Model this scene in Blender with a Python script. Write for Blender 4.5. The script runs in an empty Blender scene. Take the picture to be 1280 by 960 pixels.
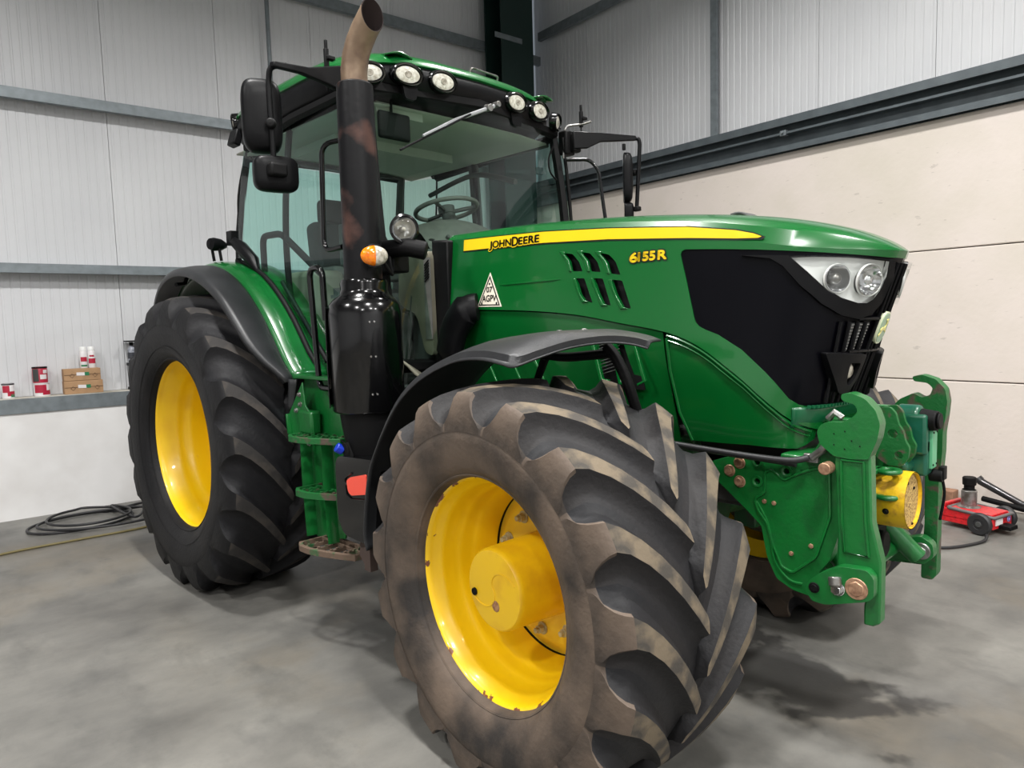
import bpy, bmesh, math, random
from mathutils import Vector, Matrix, geometry
random.seed(7)
R = math.radians
scene = bpy.context.scene
COL = scene.collection
# ------------------------------------------------------------------ camera
cam_d = bpy.data.cameras.new('camera'); cam = bpy.data.objects.new('camera', cam_d); COL.objects.link(cam)
cam_d.sensor_fit = 'HORIZONTAL'; cam_d.sensor_width = 36.0; cam_d.lens = 879.6*36/1280
cam_d.clip_start = .05
_yaw, _pitch, _roll = 2.3648, -.0873, -.0277
_F = Vector((math.cos(_pitch)*math.cos(_yaw), math.cos(_pitch)*math.sin(_yaw), math.sin(_pitch)))
_R = _F.cross(Vector((0, 0, 1))).normalized(); _U = _R.cross(_F)
_R2 = _R*math.cos(_roll)+_U*math.sin(_roll); _U2 = -_R*math.sin(_roll)+_U*math.cos(_roll)
cam.matrix_world = Matrix(((_R2.x, _U2.x, -_F.x, 4.4588), (_R2.y, _U2.y, -_F.y, -2.7349), (_R2.z, _U2.z, -_F.z, 1.5652), (0, 0, 0, 1)))
scene.camera = cam
# ------------------------------------------------------------------ world and exposure
world = bpy.data.worlds.new('world'); scene.world = world; world.use_nodes = True
world.node_tree.nodes['Background'].inputs[0].default_value = (.55, .62, .7, 1)
world.node_tree.nodes['Background'].inputs[1].default_value = .3
scene.view_settings.view_transform = 'Standard'; scene.view_settings.look = 'None'
scene.view_settings.gamma = 1; scene.view_settings.use_curve_mapping = False
scene.view_settings.exposure = 0.0
scene.cycles.max_bounces = 8; scene.cycles.transparent_max_bounces = 16
LAMP_W = 172.0
# lamps hang in the shed at these (along the left wall, across, height, power) places; built further down
LAMPS = [(-1.6, -1.6, 5.6, 1.0), (-1.6, -5.2, 5.6, 1.0), (1.6, -1.6, 5.6, .7), (1.6, -5.2, 5.6, 1.0), (-5.4, -1.6, 5.6, 1.0), (-5.4, -5.2, 5.6, 1.0), (-5.4, -8.6, 5.6, 1.0), (-1.6, -8.6, 5.6, 1.0), (0.4, -9.6, 5.6, 1.0)]
WALL = 1.4683                                                       # the shed is turned this much against the tractor
MW = Matrix.Rotation(WALL, 4, 'Z')
# ------------------------------------------------------------------ materials
MATS = {}
def mat(name, color, rough=.5, metal=0.0, coat=0.0, noise=None, bump=None, emit=None, spec=.5, rvar=0.0):
    """noise = (scale, colour2, low, high [,detail]); bump = (scale, strength)"""
    if name in MATS: return MATS[name]
    m = bpy.data.materials.new(name); m.use_nodes = True; MATS[name] = m
    nt = m.node_tree; N = nt.nodes; L = nt.links; b = N['Principled BSDF']
    b.inputs['Base Color'].default_value = (*color, 1); b.inputs['Roughness'].default_value = rough
    b.inputs['Metallic'].default_value = metal; b.inputs['Coat Weight'].default_value = coat
    b.inputs['Coat Roughness'].default_value = .06; b.inputs['Specular IOR Level'].default_value = spec
    tc = N.new('ShaderNodeTexCoord')
    if noise:
        n = N.new('ShaderNodeTexNoise'); n.inputs['Scale'].default_value = noise[0]; n.inputs['Detail'].default_value = noise[4] if len(noise) > 4 else 6
        L.new(tc.outputs['Object'], n.inputs['Vector'])
        r = N.new('ShaderNodeMapRange'); r.inputs['From Min'].default_value = noise[2]; r.inputs['From Max'].default_value = noise[3]
        L.new(n.outputs['Fac'], r.inputs['Value'])
        mx = N.new('ShaderNodeMix'); mx.data_type = 'RGBA'
        mx.inputs[6].default_value = (*color, 1); mx.inputs[7].default_value = (*noise[1], 1)
        L.new(r.outputs['Result'], mx.inputs[0]); L.new(mx.outputs[2], b.inputs['Base Color'])
        if rvar:
            r2 = N.new('ShaderNodeMapRange'); r2.inputs['To Min'].default_value = rough; r2.inputs['To Max'].default_value = rough+rvar
            L.new(r.outputs['Result'], r2.inputs['Value']); L.new(r2.outputs['Result'], b.inputs['Roughness'])
    if bump:
        n = N.new('ShaderNodeTexNoise'); n.inputs['Scale'].default_value = bump[0]; n.inputs['Detail'].default_value = 5
        L.new(tc.outputs['Object'], n.inputs['Vector'])
        bp = N.new('ShaderNodeBump'); bp.inputs['Strength'].default_value = bump[1]; bp.inputs['Distance'].default_value = .01
        L.new(n.outputs['Fac'], bp.inputs['Height']); L.new(bp.outputs['Normal'], b.inputs['Normal'])
    if emit:
        b.inputs['Emission Color'].default_value = (*emit[0], 1); b.inputs['Emission Strength'].default_value = emit[1]
    return m
def srgb(r, g, b):
    f = lambda c: (c/255/12.92) if c/255 <= .04045 else ((c/255+.055)/1.055)**2.4
    return (f(r), f(g), f(b))
def glass(name, tint, gloss=.9, rough=0.0, ior=1.45):
    m = bpy.data.materials.new(name); m.use_nodes = True; MATS[name] = m
    nt = m.node_tree; N = nt.nodes; L = nt.links; N.remove(N['Principled BSDF'])
    t = N.new('ShaderNodeBsdfTransparent'); t.inputs[0].default_value = (*tint, 1)
    g = N.new('ShaderNodeBsdfGlossy'); g.inputs['Roughness'].default_value = rough; g.inputs[0].default_value = (gloss, gloss, gloss, 1)
    f = N.new('ShaderNodeFresnel'); ge = N.new('ShaderNodeNewGeometry'); ma = N.new('ShaderNodeMath'); ma.operation = 'MULTIPLY_ADD'; L.new(ge.outputs['Backfacing'], ma.inputs[0]); ma.inputs[1].default_value = 1/ior-ior; ma.inputs[2].default_value = ior; L.new(ma.outputs[0], f.inputs[0])   # same reflection from either side of a pane
    mx = N.new('ShaderNodeMixShader'); L.new(f.outputs[0], mx.inputs[0]); L.new(t.outputs[0], mx.inputs[1]); L.new(g.outputs[0], mx.inputs[2])
    L.new(mx.outputs[0], N['Material Output'].inputs[0]); return m
GREEN = mat('green_paint', srgb(2, 86, 32), .26, coat=.5, bump=(3, .02))
GREEN2 = mat('green_cast_paint', srgb(10, 96, 38), .38, coat=.25, noise=(26, srgb(20, 86, 40), .5, .75), bump=(60, .12))
GREEN_WORN = mat('worn_green_paint', srgb(14, 90, 38), .5, noise=(18, srgb(78, 66, 56), .52, .62), bump=(70, .2))
MUDDY = mat('muddy_step_paint', srgb(98, 80, 66), .75, noise=(14, srgb(30, 84, 44), .55, .66), bump=(70, .25))
TEAL = mat('teal_green_cast', srgb(8, 84, 66), .4, coat=.2, noise=(12, srgb(8, 72, 44), .4, .7)); LIPG = mat('lip_green', srgb(6, 84, 50), .35, coat=.3)
BLACKG = mat('gloss_black', srgb(5, 5, 6), .18, coat=.35, spec=.35, bump=(9, .02))
BLACKP = mat('black_plastic', srgb(10, 10, 12), .42, noise=(9, srgb(16, 17, 18), .4, .8), bump=(160, .05), spec=.15)
BLACKM = mat('matt_black', srgb(8, 8, 9), .6, spec=.2)
WINDOWB = mat('black_side_mesh', srgb(3, 3, 7), .30, spec=.12)
MUDG = mat('mudguard_plastic', srgb(26, 27, 29), .42, noise=(5, srgb(42, 43, 45), .35, .75), bump=(220, .15))
PIPE_B = mat('stack_black', srgb(14, 14, 16), .42, noise=(4.2, srgb(76, 54, 48), .55, .66, 9), bump=(30, .12), spec=.2)
PIPE_T = mat('stack_tip_steel', srgb(128, 108, 88), .42, metal=.35, noise=(9, srgb(82, 62, 50), .4, .7), bump=(50, .1))
SOOT = mat('soot', srgb(34, 22, 20), .95)
CHROME = mat('chrome', (.75, .75, .75), .12, metal=1)
REFL = mat('lamp_reflector', (.70, .70, .67), .30, metal=.15, coat=.3)
STEEL = mat('steel', srgb(150, 150, 148), .35, metal=.8, noise=(30, srgb(110, 105, 98), .4, .7))
BRONZE = mat('zinc_bolt', srgb(176, 140, 112), .45, metal=.45, noise=(60, srgb(130, 96, 76), .4, .7))
ORANGE = mat('orange_lens', srgb(222, 104, 4), .15, coat=.4, noise=(70, srgb(236, 132, 14), .4, .6))
CLEARL = mat('clear_lens', srgb(196, 190, 176), .15, coat=.4, noise=(60, srgb(140, 134, 120), .4, .65))
WORKL = mat('work_lens', srgb(236, 234, 222), .25, coat=.5, noise=(55, srgb(196, 190, 172), .4, .65), bump=(90, .5))
YELLOWD = mat('yellow_decal', srgb(232, 196, 20), .35)
BLACKD = mat('black_decal', srgb(10, 14, 10), .4)
WHITED = mat('white_decal', srgb(232, 222, 205), .45)
GREYP = mat('grey_trim_plastic', srgb(98, 98, 94), .6, noise=(20, srgb(86, 86, 82), .4, .7))
GREYD = mat('dark_grey_trim', srgb(62, 63, 62), .65)
BEIGE = mat('beige_trim', srgb(104, 101, 86), .6)
LINER = mat('roof_liner', srgb(168, 170, 158), .8)
SEATM = mat('seat_fabric', srgb(58, 60, 60), .85, bump=(200, .3))
GLASS = glass('cab_glass', (.70, .93, .88))
GLASS_F = glass('windscreen_glass', (.80, .93, .86))
LENSG = glass('lens_glass', (.95, .97, .97))
BLUE = mat('blue_cap', srgb(14, 48, 170), .35)
RED = mat('red_sticker', srgb(236, 84, 66), .4)
GALV = mat('galvanised_steel', srgb(128, 136, 140), .45, metal=.35, noise=(14, srgb(112, 119, 123), .35, .7))
GALVD = mat('dark_grey_steel', srgb(86, 94, 98), .5, metal=.2, noise=(8, srgb(74, 81, 85), .35, .7))
COLG = mat('dark_green_column_paint', srgb(16, 40, 36), .5)
PANELW = mat('white_panel_skin', srgb(208, 209, 211), .40, noise=(.8, srgb(198, 199, 202), .35, .7))
WHITEW = mat('white_painted_concrete', srgb(228, 227, 226), .6, noise=(3, srgb(216, 214, 212), .4, .7), bump=(12, .06))
RUBBERH = mat('black_hose', srgb(36, 36, 38), .5)
TANH = mat('tan_hose', srgb(110, 100, 62), .55)
CARD = mat('cardboard', srgb(176, 140, 104), .8, noise=(12, srgb(160, 126, 92), .4, .7))
CARDT = mat('cardboard_print', srgb(96, 72, 52), .8)
TINW = mat('tin_label_white', srgb(226, 222, 222), .4)
TINR = mat('tin_label_red', srgb(176, 34, 60), .4)
TING = mat('tin_label_green', srgb(40, 120, 80), .4)
TINM = mat('tin_lid_metal', srgb(90, 88, 92), .35, metal=.6)
JACKR = mat('jack_red', srgb(206, 30, 38), .35, coat=.2, noise=(40, srgb(150, 24, 30), .5, .7))
BRICKM = mat('brown_block', srgb(150, 112, 88), .8, noise=(20, srgb(120, 86, 66), .4, .7))
# yellow wheel paint with rust chips near the outer lip
def yellow_wheel(name, rad, chips=True):
    m = mat(name, srgb(240, 196, 8), .33, coat=.25); nt = m.node_tree; N = nt.nodes; L = nt.links; b = N['Principled BSDF']
    tc = N.new('ShaderNodeTexCoord'); sep = N.new('ShaderNodeSeparateXYZ'); L.new(tc.outputs['Object'], sep.inputs[0])
    def mth(op, a, bb=None, v=None):
        n = N.new('ShaderNodeMath'); n.operation = op; L.new(a, n.inputs[0])
        if bb is not None: L.new(bb, n.inputs[1])
        if v is not None: n.inputs[1].default_value = v
        return n.outputs[0]
    rr = mth('SQRT', mth('ADD', mth('MULTIPLY', sep.outputs[0], sep.outputs[0]), mth('MULTIPLY', sep.outputs[2], sep.outputs[2])))
    mr = N.new('ShaderNodeMapRange'); mr.inputs['From Min'].default_value = rad-.03; mr.inputs['From Max'].default_value = rad; mr.inputs['To Min'].default_value = 0; mr.inputs['To Max'].default_value = .20
    L.new(rr, mr.inputs['Value'])
    n1 = N.new('ShaderNodeTexNoise'); n1.inputs['Scale'].default_value = 14; n1.inputs['Detail'].default_value = 8; n1.inputs['Roughness'].default_value = .6; L.new(tc.outputs['Object'], n1.inputs['Vector'])
    t = mth('GREATER_THAN', mth('ADD', n1.outputs['Fac'], mr.outputs['Result']), v=.76 if chips else .9)
    n2 = N.new('ShaderNodeTexNoise'); n2.inputs['Scale'].default_value = 4; n2.inputs['Detail'].default_value = 7; L.new(tc.outputs['Object'], n2.inputs['Vector'])
    m2 = N.new('ShaderNodeMapRange'); m2.inputs['From Min'].default_value = .45; m2.inputs['From Max'].default_value = .75; L.new(n2.outputs['Fac'], m2.inputs['Value'])
    mxa = N.new('ShaderNodeMix'); mxa.data_type = 'RGBA'; mxa.inputs[6].default_value = (*srgb(240, 198, 10), 1); mxa.inputs[7].default_value = (*srgb(228, 180, 16), 1); L.new(m2.outputs[0], mxa.inputs[0])
    mx = N.new('ShaderNodeMix'); mx.data_type = 'RGBA'; mx.inputs[7].default_value = (*srgb(110, 62, 36), 1); L.new(mxa.outputs[2], mx.inputs[6]); L.new(t, mx.inputs[0])
    L.new(mx.outputs[2], b.inputs['Base Color']); return m
YELLOW_F = yellow_wheel('front_rim_yellow', .386)
YELLOW_R = yellow_wheel('rear_rim_yellow', .512, False)
YELLOW_H = mat('hub_yellow', srgb(236, 190, 18), .38, coat=.2, noise=(9, srgb(214, 160, 22), .5, .75), bump=(25, .08))
YELLOW_P = mat('pto_guard_yellow', srgb(226, 180, 24), .5, noise=(20, srgb(176, 132, 40), .5, .65), bump=(40, .2))
MESHY = mat('dusty_mesh', srgb(190, 158, 92), .85, noise=(90, srgb(140, 112, 66), .45, .6), bump=(140, .5))
# tyre rubber: dusty brown film over dark rubber
def rubber(name, base, dust, lo, hi, sc=3.2, rough=.62):
    m = mat(name, base, rough, noise=(sc, dust, lo, hi, 9), bump=(55, .22), spec=.28); return m
TYRE_F = rubber('front_tyre_side', srgb(44, 41, 39), srgb(98, 85, 74), .34, .62, 4.5)
TYRE_FT = rubber('front_tyre_carcass', srgb(24, 25, 28), srgb(36, 35, 37), .4, .7)
LUG_F = rubber('front_lug_flank', srgb(26, 27, 30), srgb(40, 38, 38), .4, .7)
LUGT_F = rubber('front_lug_face', srgb(68, 64, 59), srgb(108, 97, 81), .46, .62, 12, .8)
TYRE_R = rubber('rear_tyre_side', srgb(17, 17, 19), srgb(32, 31, 31), .45, .75)
LUG_R = rubber('rear_lug_flank', srgb(19, 19, 22), srgb(29, 28, 29), .45, .75)
LUGT_R = rubber('rear_lug_face', srgb(46, 44, 43), srgb(76, 70, 64), .42, .65, 8, .8)
# ------------------------------------------------------------------ mesh helpers
class MB:
    def __init__(s): s.v = []; s.f = []; s.m = []; s.cur = 0
    def add(s, vs, fs, mi=None):
        o = len(s.v); s.v += [tuple(v) for v in vs]; s.f += [tuple(i+o for i in f) for f in fs]; s.m += [s.cur if mi is None else mi]*len(fs); return s
    def box(s, c, d, rot=None, mi=None, taper=None):
        hx, hy, hz = d[0]/2, d[1]/2, d[2]/2; vs = []
        for z in (-1, 1):
            k = (taper if (taper and z > 0) else 1)
            for x, y in ((-1, -1), (1, -1), (1, 1), (-1, 1)): vs.append(Vector((x*hx*k, y*hy*k, z*hz)))
        if rot is not None: vs = [rot @ v for v in vs]
        vs = [v+Vector(c) for v in vs]
        return s.add(vs, [(3, 2, 1, 0), (4, 5, 6, 7), (0, 1, 5, 4), (1, 2, 6, 5), (2, 3, 7, 6), (3, 0, 4, 7)], mi)
    def tube(s, pts, r, n=10, caps=True, mi=None, ry=None):
        pts = [Vector(p) for p in pts]; k = len(pts); rs = r if isinstance(r, (list, tuple)) else [r]*k
        rings = []; ref = None
        for i, p in enumerate(pts):
            d = (pts[min(i+1, k-1)]-pts[max(i-1, 0)]).normalized()
            if ref is None:
                ref = Vector((0, 0, 1)) if abs(d.z) < .9 else Vector((1, 0, 0))
            u = (ref-d*ref.dot(d)).normalized(); w = d.cross(u); ref = u
            rings.append([p+(u*math.cos(a)*rs[i]+w*math.sin(a)*rs[i]*(ry or 1)) for a in [2*math.pi*j/n for j in range(n)]])
        vs = [v for rg in rings for v in rg]; fs = []
        for i in range(k-1):
            for j in range(n): fs.append((i*n+j, i*n+(j+1) % n, (i+1)*n+(j+1) % n, (i+1)*n+j))
        if caps: fs.append(tuple(range(n))[::-1]); fs.append(tuple((k-1)*n+j for j in range(n)))
        return s.add(vs, fs, mi)
    def cyl(s, a, b, r, n=24, r2=None, mi=None): return s.tube([a, b], [r, r if r2 is None else r2], n, True, mi)
    def lathe(s, prof, c=(0, 0, 0), axis=(0, 0, 1), n=48, mi=None, close=False, a0=0, a1=2*math.pi):
        ax = Vector(axis).normalized(); u = Vector((1, 0, 0)) if abs(ax.x) < .9 else Vector((0, 0, 1))
        u = (u-ax*u.dot(ax)).normalized(); w = ax.cross(u); c = Vector(c); full = abs(a1-a0-2*math.pi) < 1e-6
        cnt = n if full else n+1; vs = []
        for j in range(cnt):
            a = a0+(a1-a0)*j/n
            for (r, h) in prof: vs.append(c+ax*h+(u*math.cos(a)+w*math.sin(a))*r)
        m = len(prof); fs = []
        for j in range(n):
            j2 = (j+1) % cnt if full else j+1
            for i in range(m-1): fs.append((j*m+i, j2*m+i, j2*m+i+1, j*m+i+1))
        return s.add(vs, fs, mi)
    def prism(s, poly, fn, mi=None):
        """poly of 2D points, fn(u, v, side) -> 3D with side 0 front, 1 back; handles concave outlines"""
        n = len(poly); vs = [fn(u, v, 0) for u, v in poly]+[fn(u, v, 1) for u, v in poly]
        tris = geometry.tessellate_polygon([[Vector((u, v, 0)) for u, v in poly]])
        fs = [tuple(t) for t in tris]+[tuple(i+n for i in t[::-1]) for t in tris]
        for i in range(n): fs.append((i, i+n, (i+1) % n+n, (i+1) % n))
        return s.add(vs, fs, mi)
    def grid(s, fn, nu, nv, mi=None):
        vs = [fn(i/nu, j/nv) for i in range(nu+1) for j in range(nv+1)]
        fs = [(i*(nv+1)+j, (i+1)*(nv+1)+j, (i+1)*(nv+1)+j+1, i*(nv+1)+j+1) for i in range(nu) for j in range(nv)]
        return s.add(vs, fs, mi)
    def build(s, name, mats, parent=None, smooth=35, bevel=0, solid=0, fix=True, loc=None, rotz=None, segs=2, subsurf=0):
        me = bpy.data.meshes.new(name); me.from_pydata(s.v, [], s.f)
        if not isinstance(mats, (list, tuple)): mats = [mats]
        for m in mats: me.materials.append(m)
        for p, mi in zip(me.polygons, s.m): p.material_index = mi
        if fix:
            bm = bmesh.new(); bm.from_mesh(me); bmesh.ops.recalc_face_normals(bm, faces=bm.faces); bm.to_mesh(me); bm.free()
        if smooth:
            for p in me.polygons: p.use_smooth = True
            if smooth < 180: me.set_sharp_from_angle(angle=R(smooth))
        me.update()
        o = bpy.data.objects.new(name, me); COL.objects.link(o)
        if parent is not None: o.parent = parent
        if loc is not None: o.location = loc
        if rotz is not None: o.rotation_euler[2] = rotz
        if solid:
            md = o.modifiers.new('solid', 'SOLIDIFY'); md.thickness = solid; md.offset = -1
        if subsurf:
            md = o.modifiers.new('sub', 'SUBSURF'); md.levels = subsurf; md.render_levels = subsurf
        if bevel:
            md = o.modifiers.new('bevel', 'BEVEL'); md.width = bevel; md.segments = segs; md.limit_method = 'ANGLE'; md.angle_limit = R(35)
        return o
def tag(o, label=None, cat=None, group=None, kind=None):
    if label: o['label'] = label
    if cat: o['category'] = cat
    if group: o['group'] = group
    if kind: o['kind'] = kind
    return o
def empty(name, label, cat, loc=(0, 0, 0), rotz=0, group=None):
    o = bpy.data.objects.new(name, None); COL.objects.link(o); o.location = loc; o.rotation_euler[2] = rotz
    return tag(o, label, cat, group)
def copy_tree(o, parent=None):
    c = o.copy(); COL.objects.link(c); c.parent = parent
    for ch in list(o.children): copy_tree(ch, c)
    return c
def arc(c, r, a0, a1, n, plane='xz', off=0):
    out = []
    for i in range(n+1):
        a = R(a0+(a1-a0)*i/n)
        x, y = c[0]+r*math.cos(a), c[1]+r*math.sin(a)
        out.append((x, off, y) if plane == 'xz' else ((x, y, off) if plane == 'xy' else (off, x, y)))
    return out
def smooth_path(pts, n=8):
    P = [Vector(p) for p in pts]; out = []
    for i in range(len(P)-1):
        p0, p1, p2, p3 = P[max(i-1, 0)], P[i], P[i+1], P[min(i+2, len(P)-1)]
        for k in range(n):
            t = k/n; out.append(.5*((2*p1)+(p2-p0)*t+(2*p0-5*p1+4*p2-p3)*t*t+(3*p1-p0-3*p2+p3)*t*t*t))
    out.append(P[-1]); return out
def fillet(pts, r, n=5):
    """round the corners of an open path"""
    P = [Vector(p) for p in pts]; out = [P[0]]
    for i in range(1, len(P)-1):
        a = (P[i-1]-P[i]); b = (P[i+1]-P[i]); rr = min(r, a.length*.45, b.length*.45); a = P[i]+a.normalized()*rr; b = P[i]+b.normalized()*rr
        for k in range(n+1):
            t = k/n; out.append(a*(1-t)**2+P[i]*2*t*(1-t)+b*t*t)
    out.append(P[-1]); return out
def round_poly(poly, r, n=4):
    k = len(poly); out = []
    for i in range(k):
        p = Vector(poly[i]); a = Vector(poly[i-1])-p; b = Vector(poly[(i+1) % k])-p
        rr = min(r, a.length*.45, b.length*.45); A = p+a.normalized()*rr; B = p+b.normalized()*rr
        for j in range(n+1):
            t = j/n; q = A*(1-t)**2+p*2*t*(1-t)+B*t*t; out.append((q.x, q.y))
    return out
def inside(p, poly):
    x, y = p; c = False; j = len(poly)-1
    for i in range(len(poly)):
        xi, yi = poly[i]; xj, yj = poly[j]
        if (yi > y) != (yj > y) and x < (xj-xi)*(y-yi)/(yj-yi)+xi: c = not c
        j = i
    return c
def cdt(poly, holes=(), step=None):
    loops = [list(poly)]+[list(h) for h in holes]; V = []; Ed = []
    for lp in loops:
        o = len(V); fine = []
        for i in range(len(lp)):
            a = lp[i]; b = lp[(i+1) % len(lp)]; d = math.hypot(b[0]-a[0], b[1]-a[1]); k = max(1, int(d/step+.5)) if step else 1
            for t in range(k): fine.append((a[0]+(b[0]-a[0])*t/k, a[1]+(b[1]-a[1])*t/k))
        V += fine; Ed += [(o+i, o+(i+1) % len(fine)) for i in range(len(fine))]
    if step:
        xs = [p[0] for p in poly]; ys = [p[1] for p in poly]; x = min(xs)+step*.5; B = list(V)
        while x < max(xs):
            y = min(ys)+step*.5
            while y < max(ys):
                if inside((x, y), poly) and not any(inside((x, y), h) for h in holes):
                    if all((x-b[0])**2+(y-b[1])**2 > (step*.45)**2 for b in B): V.append((x, y))
                y += step
            x += step
    r = geometry.delaunay_2d_cdt([Vector(v) for v in V], Ed, [], 0, 1e-6)
    vv = [(v.x, v.y) for v in r[0]]; tris = []
    for t in r[2]:
        cx = sum(vv[i][0] for i in t)/3; cy = sum(vv[i][1] for i in t)/3
        if inside((cx, cy), poly) and not any(inside((cx, cy), h) for h in holes): tris.append(tuple(t))
    return vv, tris
def plate(mb, poly, fn, holes=(), step=None, mi=None, back=True):
    """fn(u, v, side) -> 3D; side 0 front skin, 1 back skin"""
    vv, tris = cdt(poly, holes, step); n = len(vv)
    vs = [fn(u, v, 0) for u, v in vv]+([fn(u, v, 1) for u, v in vv] if back else [])
    fs = list(tris)
    cnt = {}
    for t in tris:
        for a, b in ((t[0], t[1]), (t[1], t[2]), (t[2], t[0])): cnt[(a, b)] = cnt.get((a, b), 0)+1
    if back:
        fs += [tuple(i+n for i in t[::-1]) for t in tris]
        for (a, b) in cnt:
            if (b, a) not in cnt: fs.append((b, a, a+n, b+n))
    mb.add(vs, fs, mi); return mb
def XZ(y0, th, out=-1):
    """map (x, z) onto the vertical plane y = y0 with thickness th behind it"""
    return lambda u, v, s: (u, y0-out*th*s, v)
def text_verts(body, size, extr=0.0):
    cu = bpy.data.curves.new('lettering', 'FONT'); cu.body = body; cu.size = size; cu.resolution_u = 4
    ob = bpy.data.objects.new('lettering', cu); COL.objects.link(ob)
    dg = bpy.context.evaluated_depsgraph_get(); me = bpy.data.meshes.new_from_object(ob.evaluated_get(dg))
    vs = [v.co.copy() for v in me.vertices]; fs = [tuple(p.vertices) for p in me.polygons]
    bpy.data.objects.remove(ob); bpy.data.curves.remove(cu); bpy.data.meshes.remove(me)
    return vs, fs
def text_on(mb, body, x0, z0, w, h, fn, mi=None, slant=0.0, bold=0.0):
    vs, fs = text_verts(body, 1.0)
    xs = [v.x for v in vs]; ys = [v.y for v in vs]; ax, bx, ay, by = min(xs), max(xs), min(ys), max(ys)
    for dx, dz in (((0, 0),) if not bold else ((-bold, 0), (bold, 0), (0, bold), (0, -bold), (bold*.7, bold*.7), (-bold*.7, -bold*.7), (bold*.7, -bold*.7), (-bold*.7, bold*.7))):
        P = [(x0+dx+(v.x-ax)/(bx-ax)*w, z0+dz+(v.y-ay)/(by-ay)*h+slant*(v.x-ax)/(bx-ax)) for v in vs]
        mb.add([fn(u, v) for u, v in P], fs, mi)
    return mb
def bolt(parent, c, ax, r=.012, m=None, name='bolt', h=.012, washer=True):
    ax = Vector(ax).normalized(); c = Vector(c); mb = MB()
    if washer: mb.cyl(c-ax*.002, c+ax*.003, r*1.35, 18)
    mb.cyl(c, c+ax*h, r, 6)
    return mb.build(name, m or BRONZE, parent, bevel=r*.1, segs=1)
def lerp_tab(tab, t):
    if t <= tab[0][0]: return tab[0][1]
    for (a, va), (b, vb) in zip(tab, tab[1:]):
        if t <= b:
            k = (t-a)/(b-a); return va+(vb-va)*k
    return tab[-1][1]
def smooth_tab(tab, t):
    n = len(tab)
    if t <= tab[0][0]: return tab[0][1]
    if t >= tab[-1][0]: return tab[-1][1]
    for i in range(n-1):
        if t <= tab[i+1][0]:
            x0, y0 = tab[i]; x1, y1 = tab[i+1]
            m0 = (y1-(tab[i-1][1] if i else y0))/(x1-(tab[i-1][0] if i else x0))
            m1 = ((tab[i+2][1] if i+2 < n else y1)-y0)/((tab[i+2][0] if i+2 < n else x1)-x0)
            h = x1-x0; u = (t-x0)/h; u2 = u*u; u3 = u2*u
            return (2*u3-3*u2+1)*y0+(u3-2*u2+u)*h*m0+(-2*u3+3*u2)*y1+(u3-u2)*h*m1
# plan outline of the bonnet (x, half width), rear to nose
PLAN = [(1.63,.385),(2.0,.39),(2.4,.39),(2.8,.385),(3.05,.375),(3.25,.350),(3.38,.315),(3.48,.260),(3.56,.190),(3.62,.115),(3.655,.05),(3.665,0)]
SS = [0.0]
for (xa, ya), (xb, yb) in zip(PLAN, PLAN[1:]): SS.append(SS[-1]+math.hypot(xb-xa, yb-ya))
SMAX = SS[-1]
PX = [(s, p[0]) for s, p in zip(SS, PLAN)]; PY = [(s, p[1]) for s, p in zip(SS, PLAN)]
ZE = [(1.63,1.995),(2.1,1.965),(2.6,1.92),(3.0,1.875),(3.25,1.83),(3.40,1.80),(3.52,1.785),(3.665,1.775)]
ZC = [(1.63,2.04),(2.1,2.04),(2.6,2.015),(3.0,1.975),(3.28,1.93),(3.48,1.875),(3.6,1.82),(3.665,1.775)]
def plan(s):
    s = max(0, min(SMAX, s)); return smooth_tab(PX, s), max(0.0, smooth_tab(PY, s))
def hood_side(s, z):
    """right side (y negative) for s in 0..SMAX, left side for s in SMAX..2*SMAX"""
    sg = -1
    if s > SMAX: s = 2*SMAX-s; sg = 1
    x, y = plan(s)
    ze = smooth_tab(ZE, x); t = ze-z
    w = max(0.0, min(1.0, (x-3.30)/(3.665-3.30)))
    x2 = x-.34*t*w*w
    fade = max(0.0, min(1.0, (3.665-x)/.5))
    y2 = y+.05*min(t, .5)*fade*2*(1 if t < .5 else 1)
    # flatten the plan curve lower down the nose
    return (x2, sg*y2, z)
def hood_top(x, t):
    """t 0 at the shoulder edge, 1 on the spine (right half)"""
    s0, s1 = 0, SMAX
    for _ in range(40):
        m = (s0+s1)/2
        if plan(m)[0] < x: s0 = m
        else: s1 = m
    y = plan((s0+s1)/2)[1]
    ze = smooth_tab(ZE, x); zc = smooth_tab(ZC, x)
    g = (1-(1-t)**2.6)**(1/2.6)
    return (x, -y*(1-t), ze+(zc-ze)*g)
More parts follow.
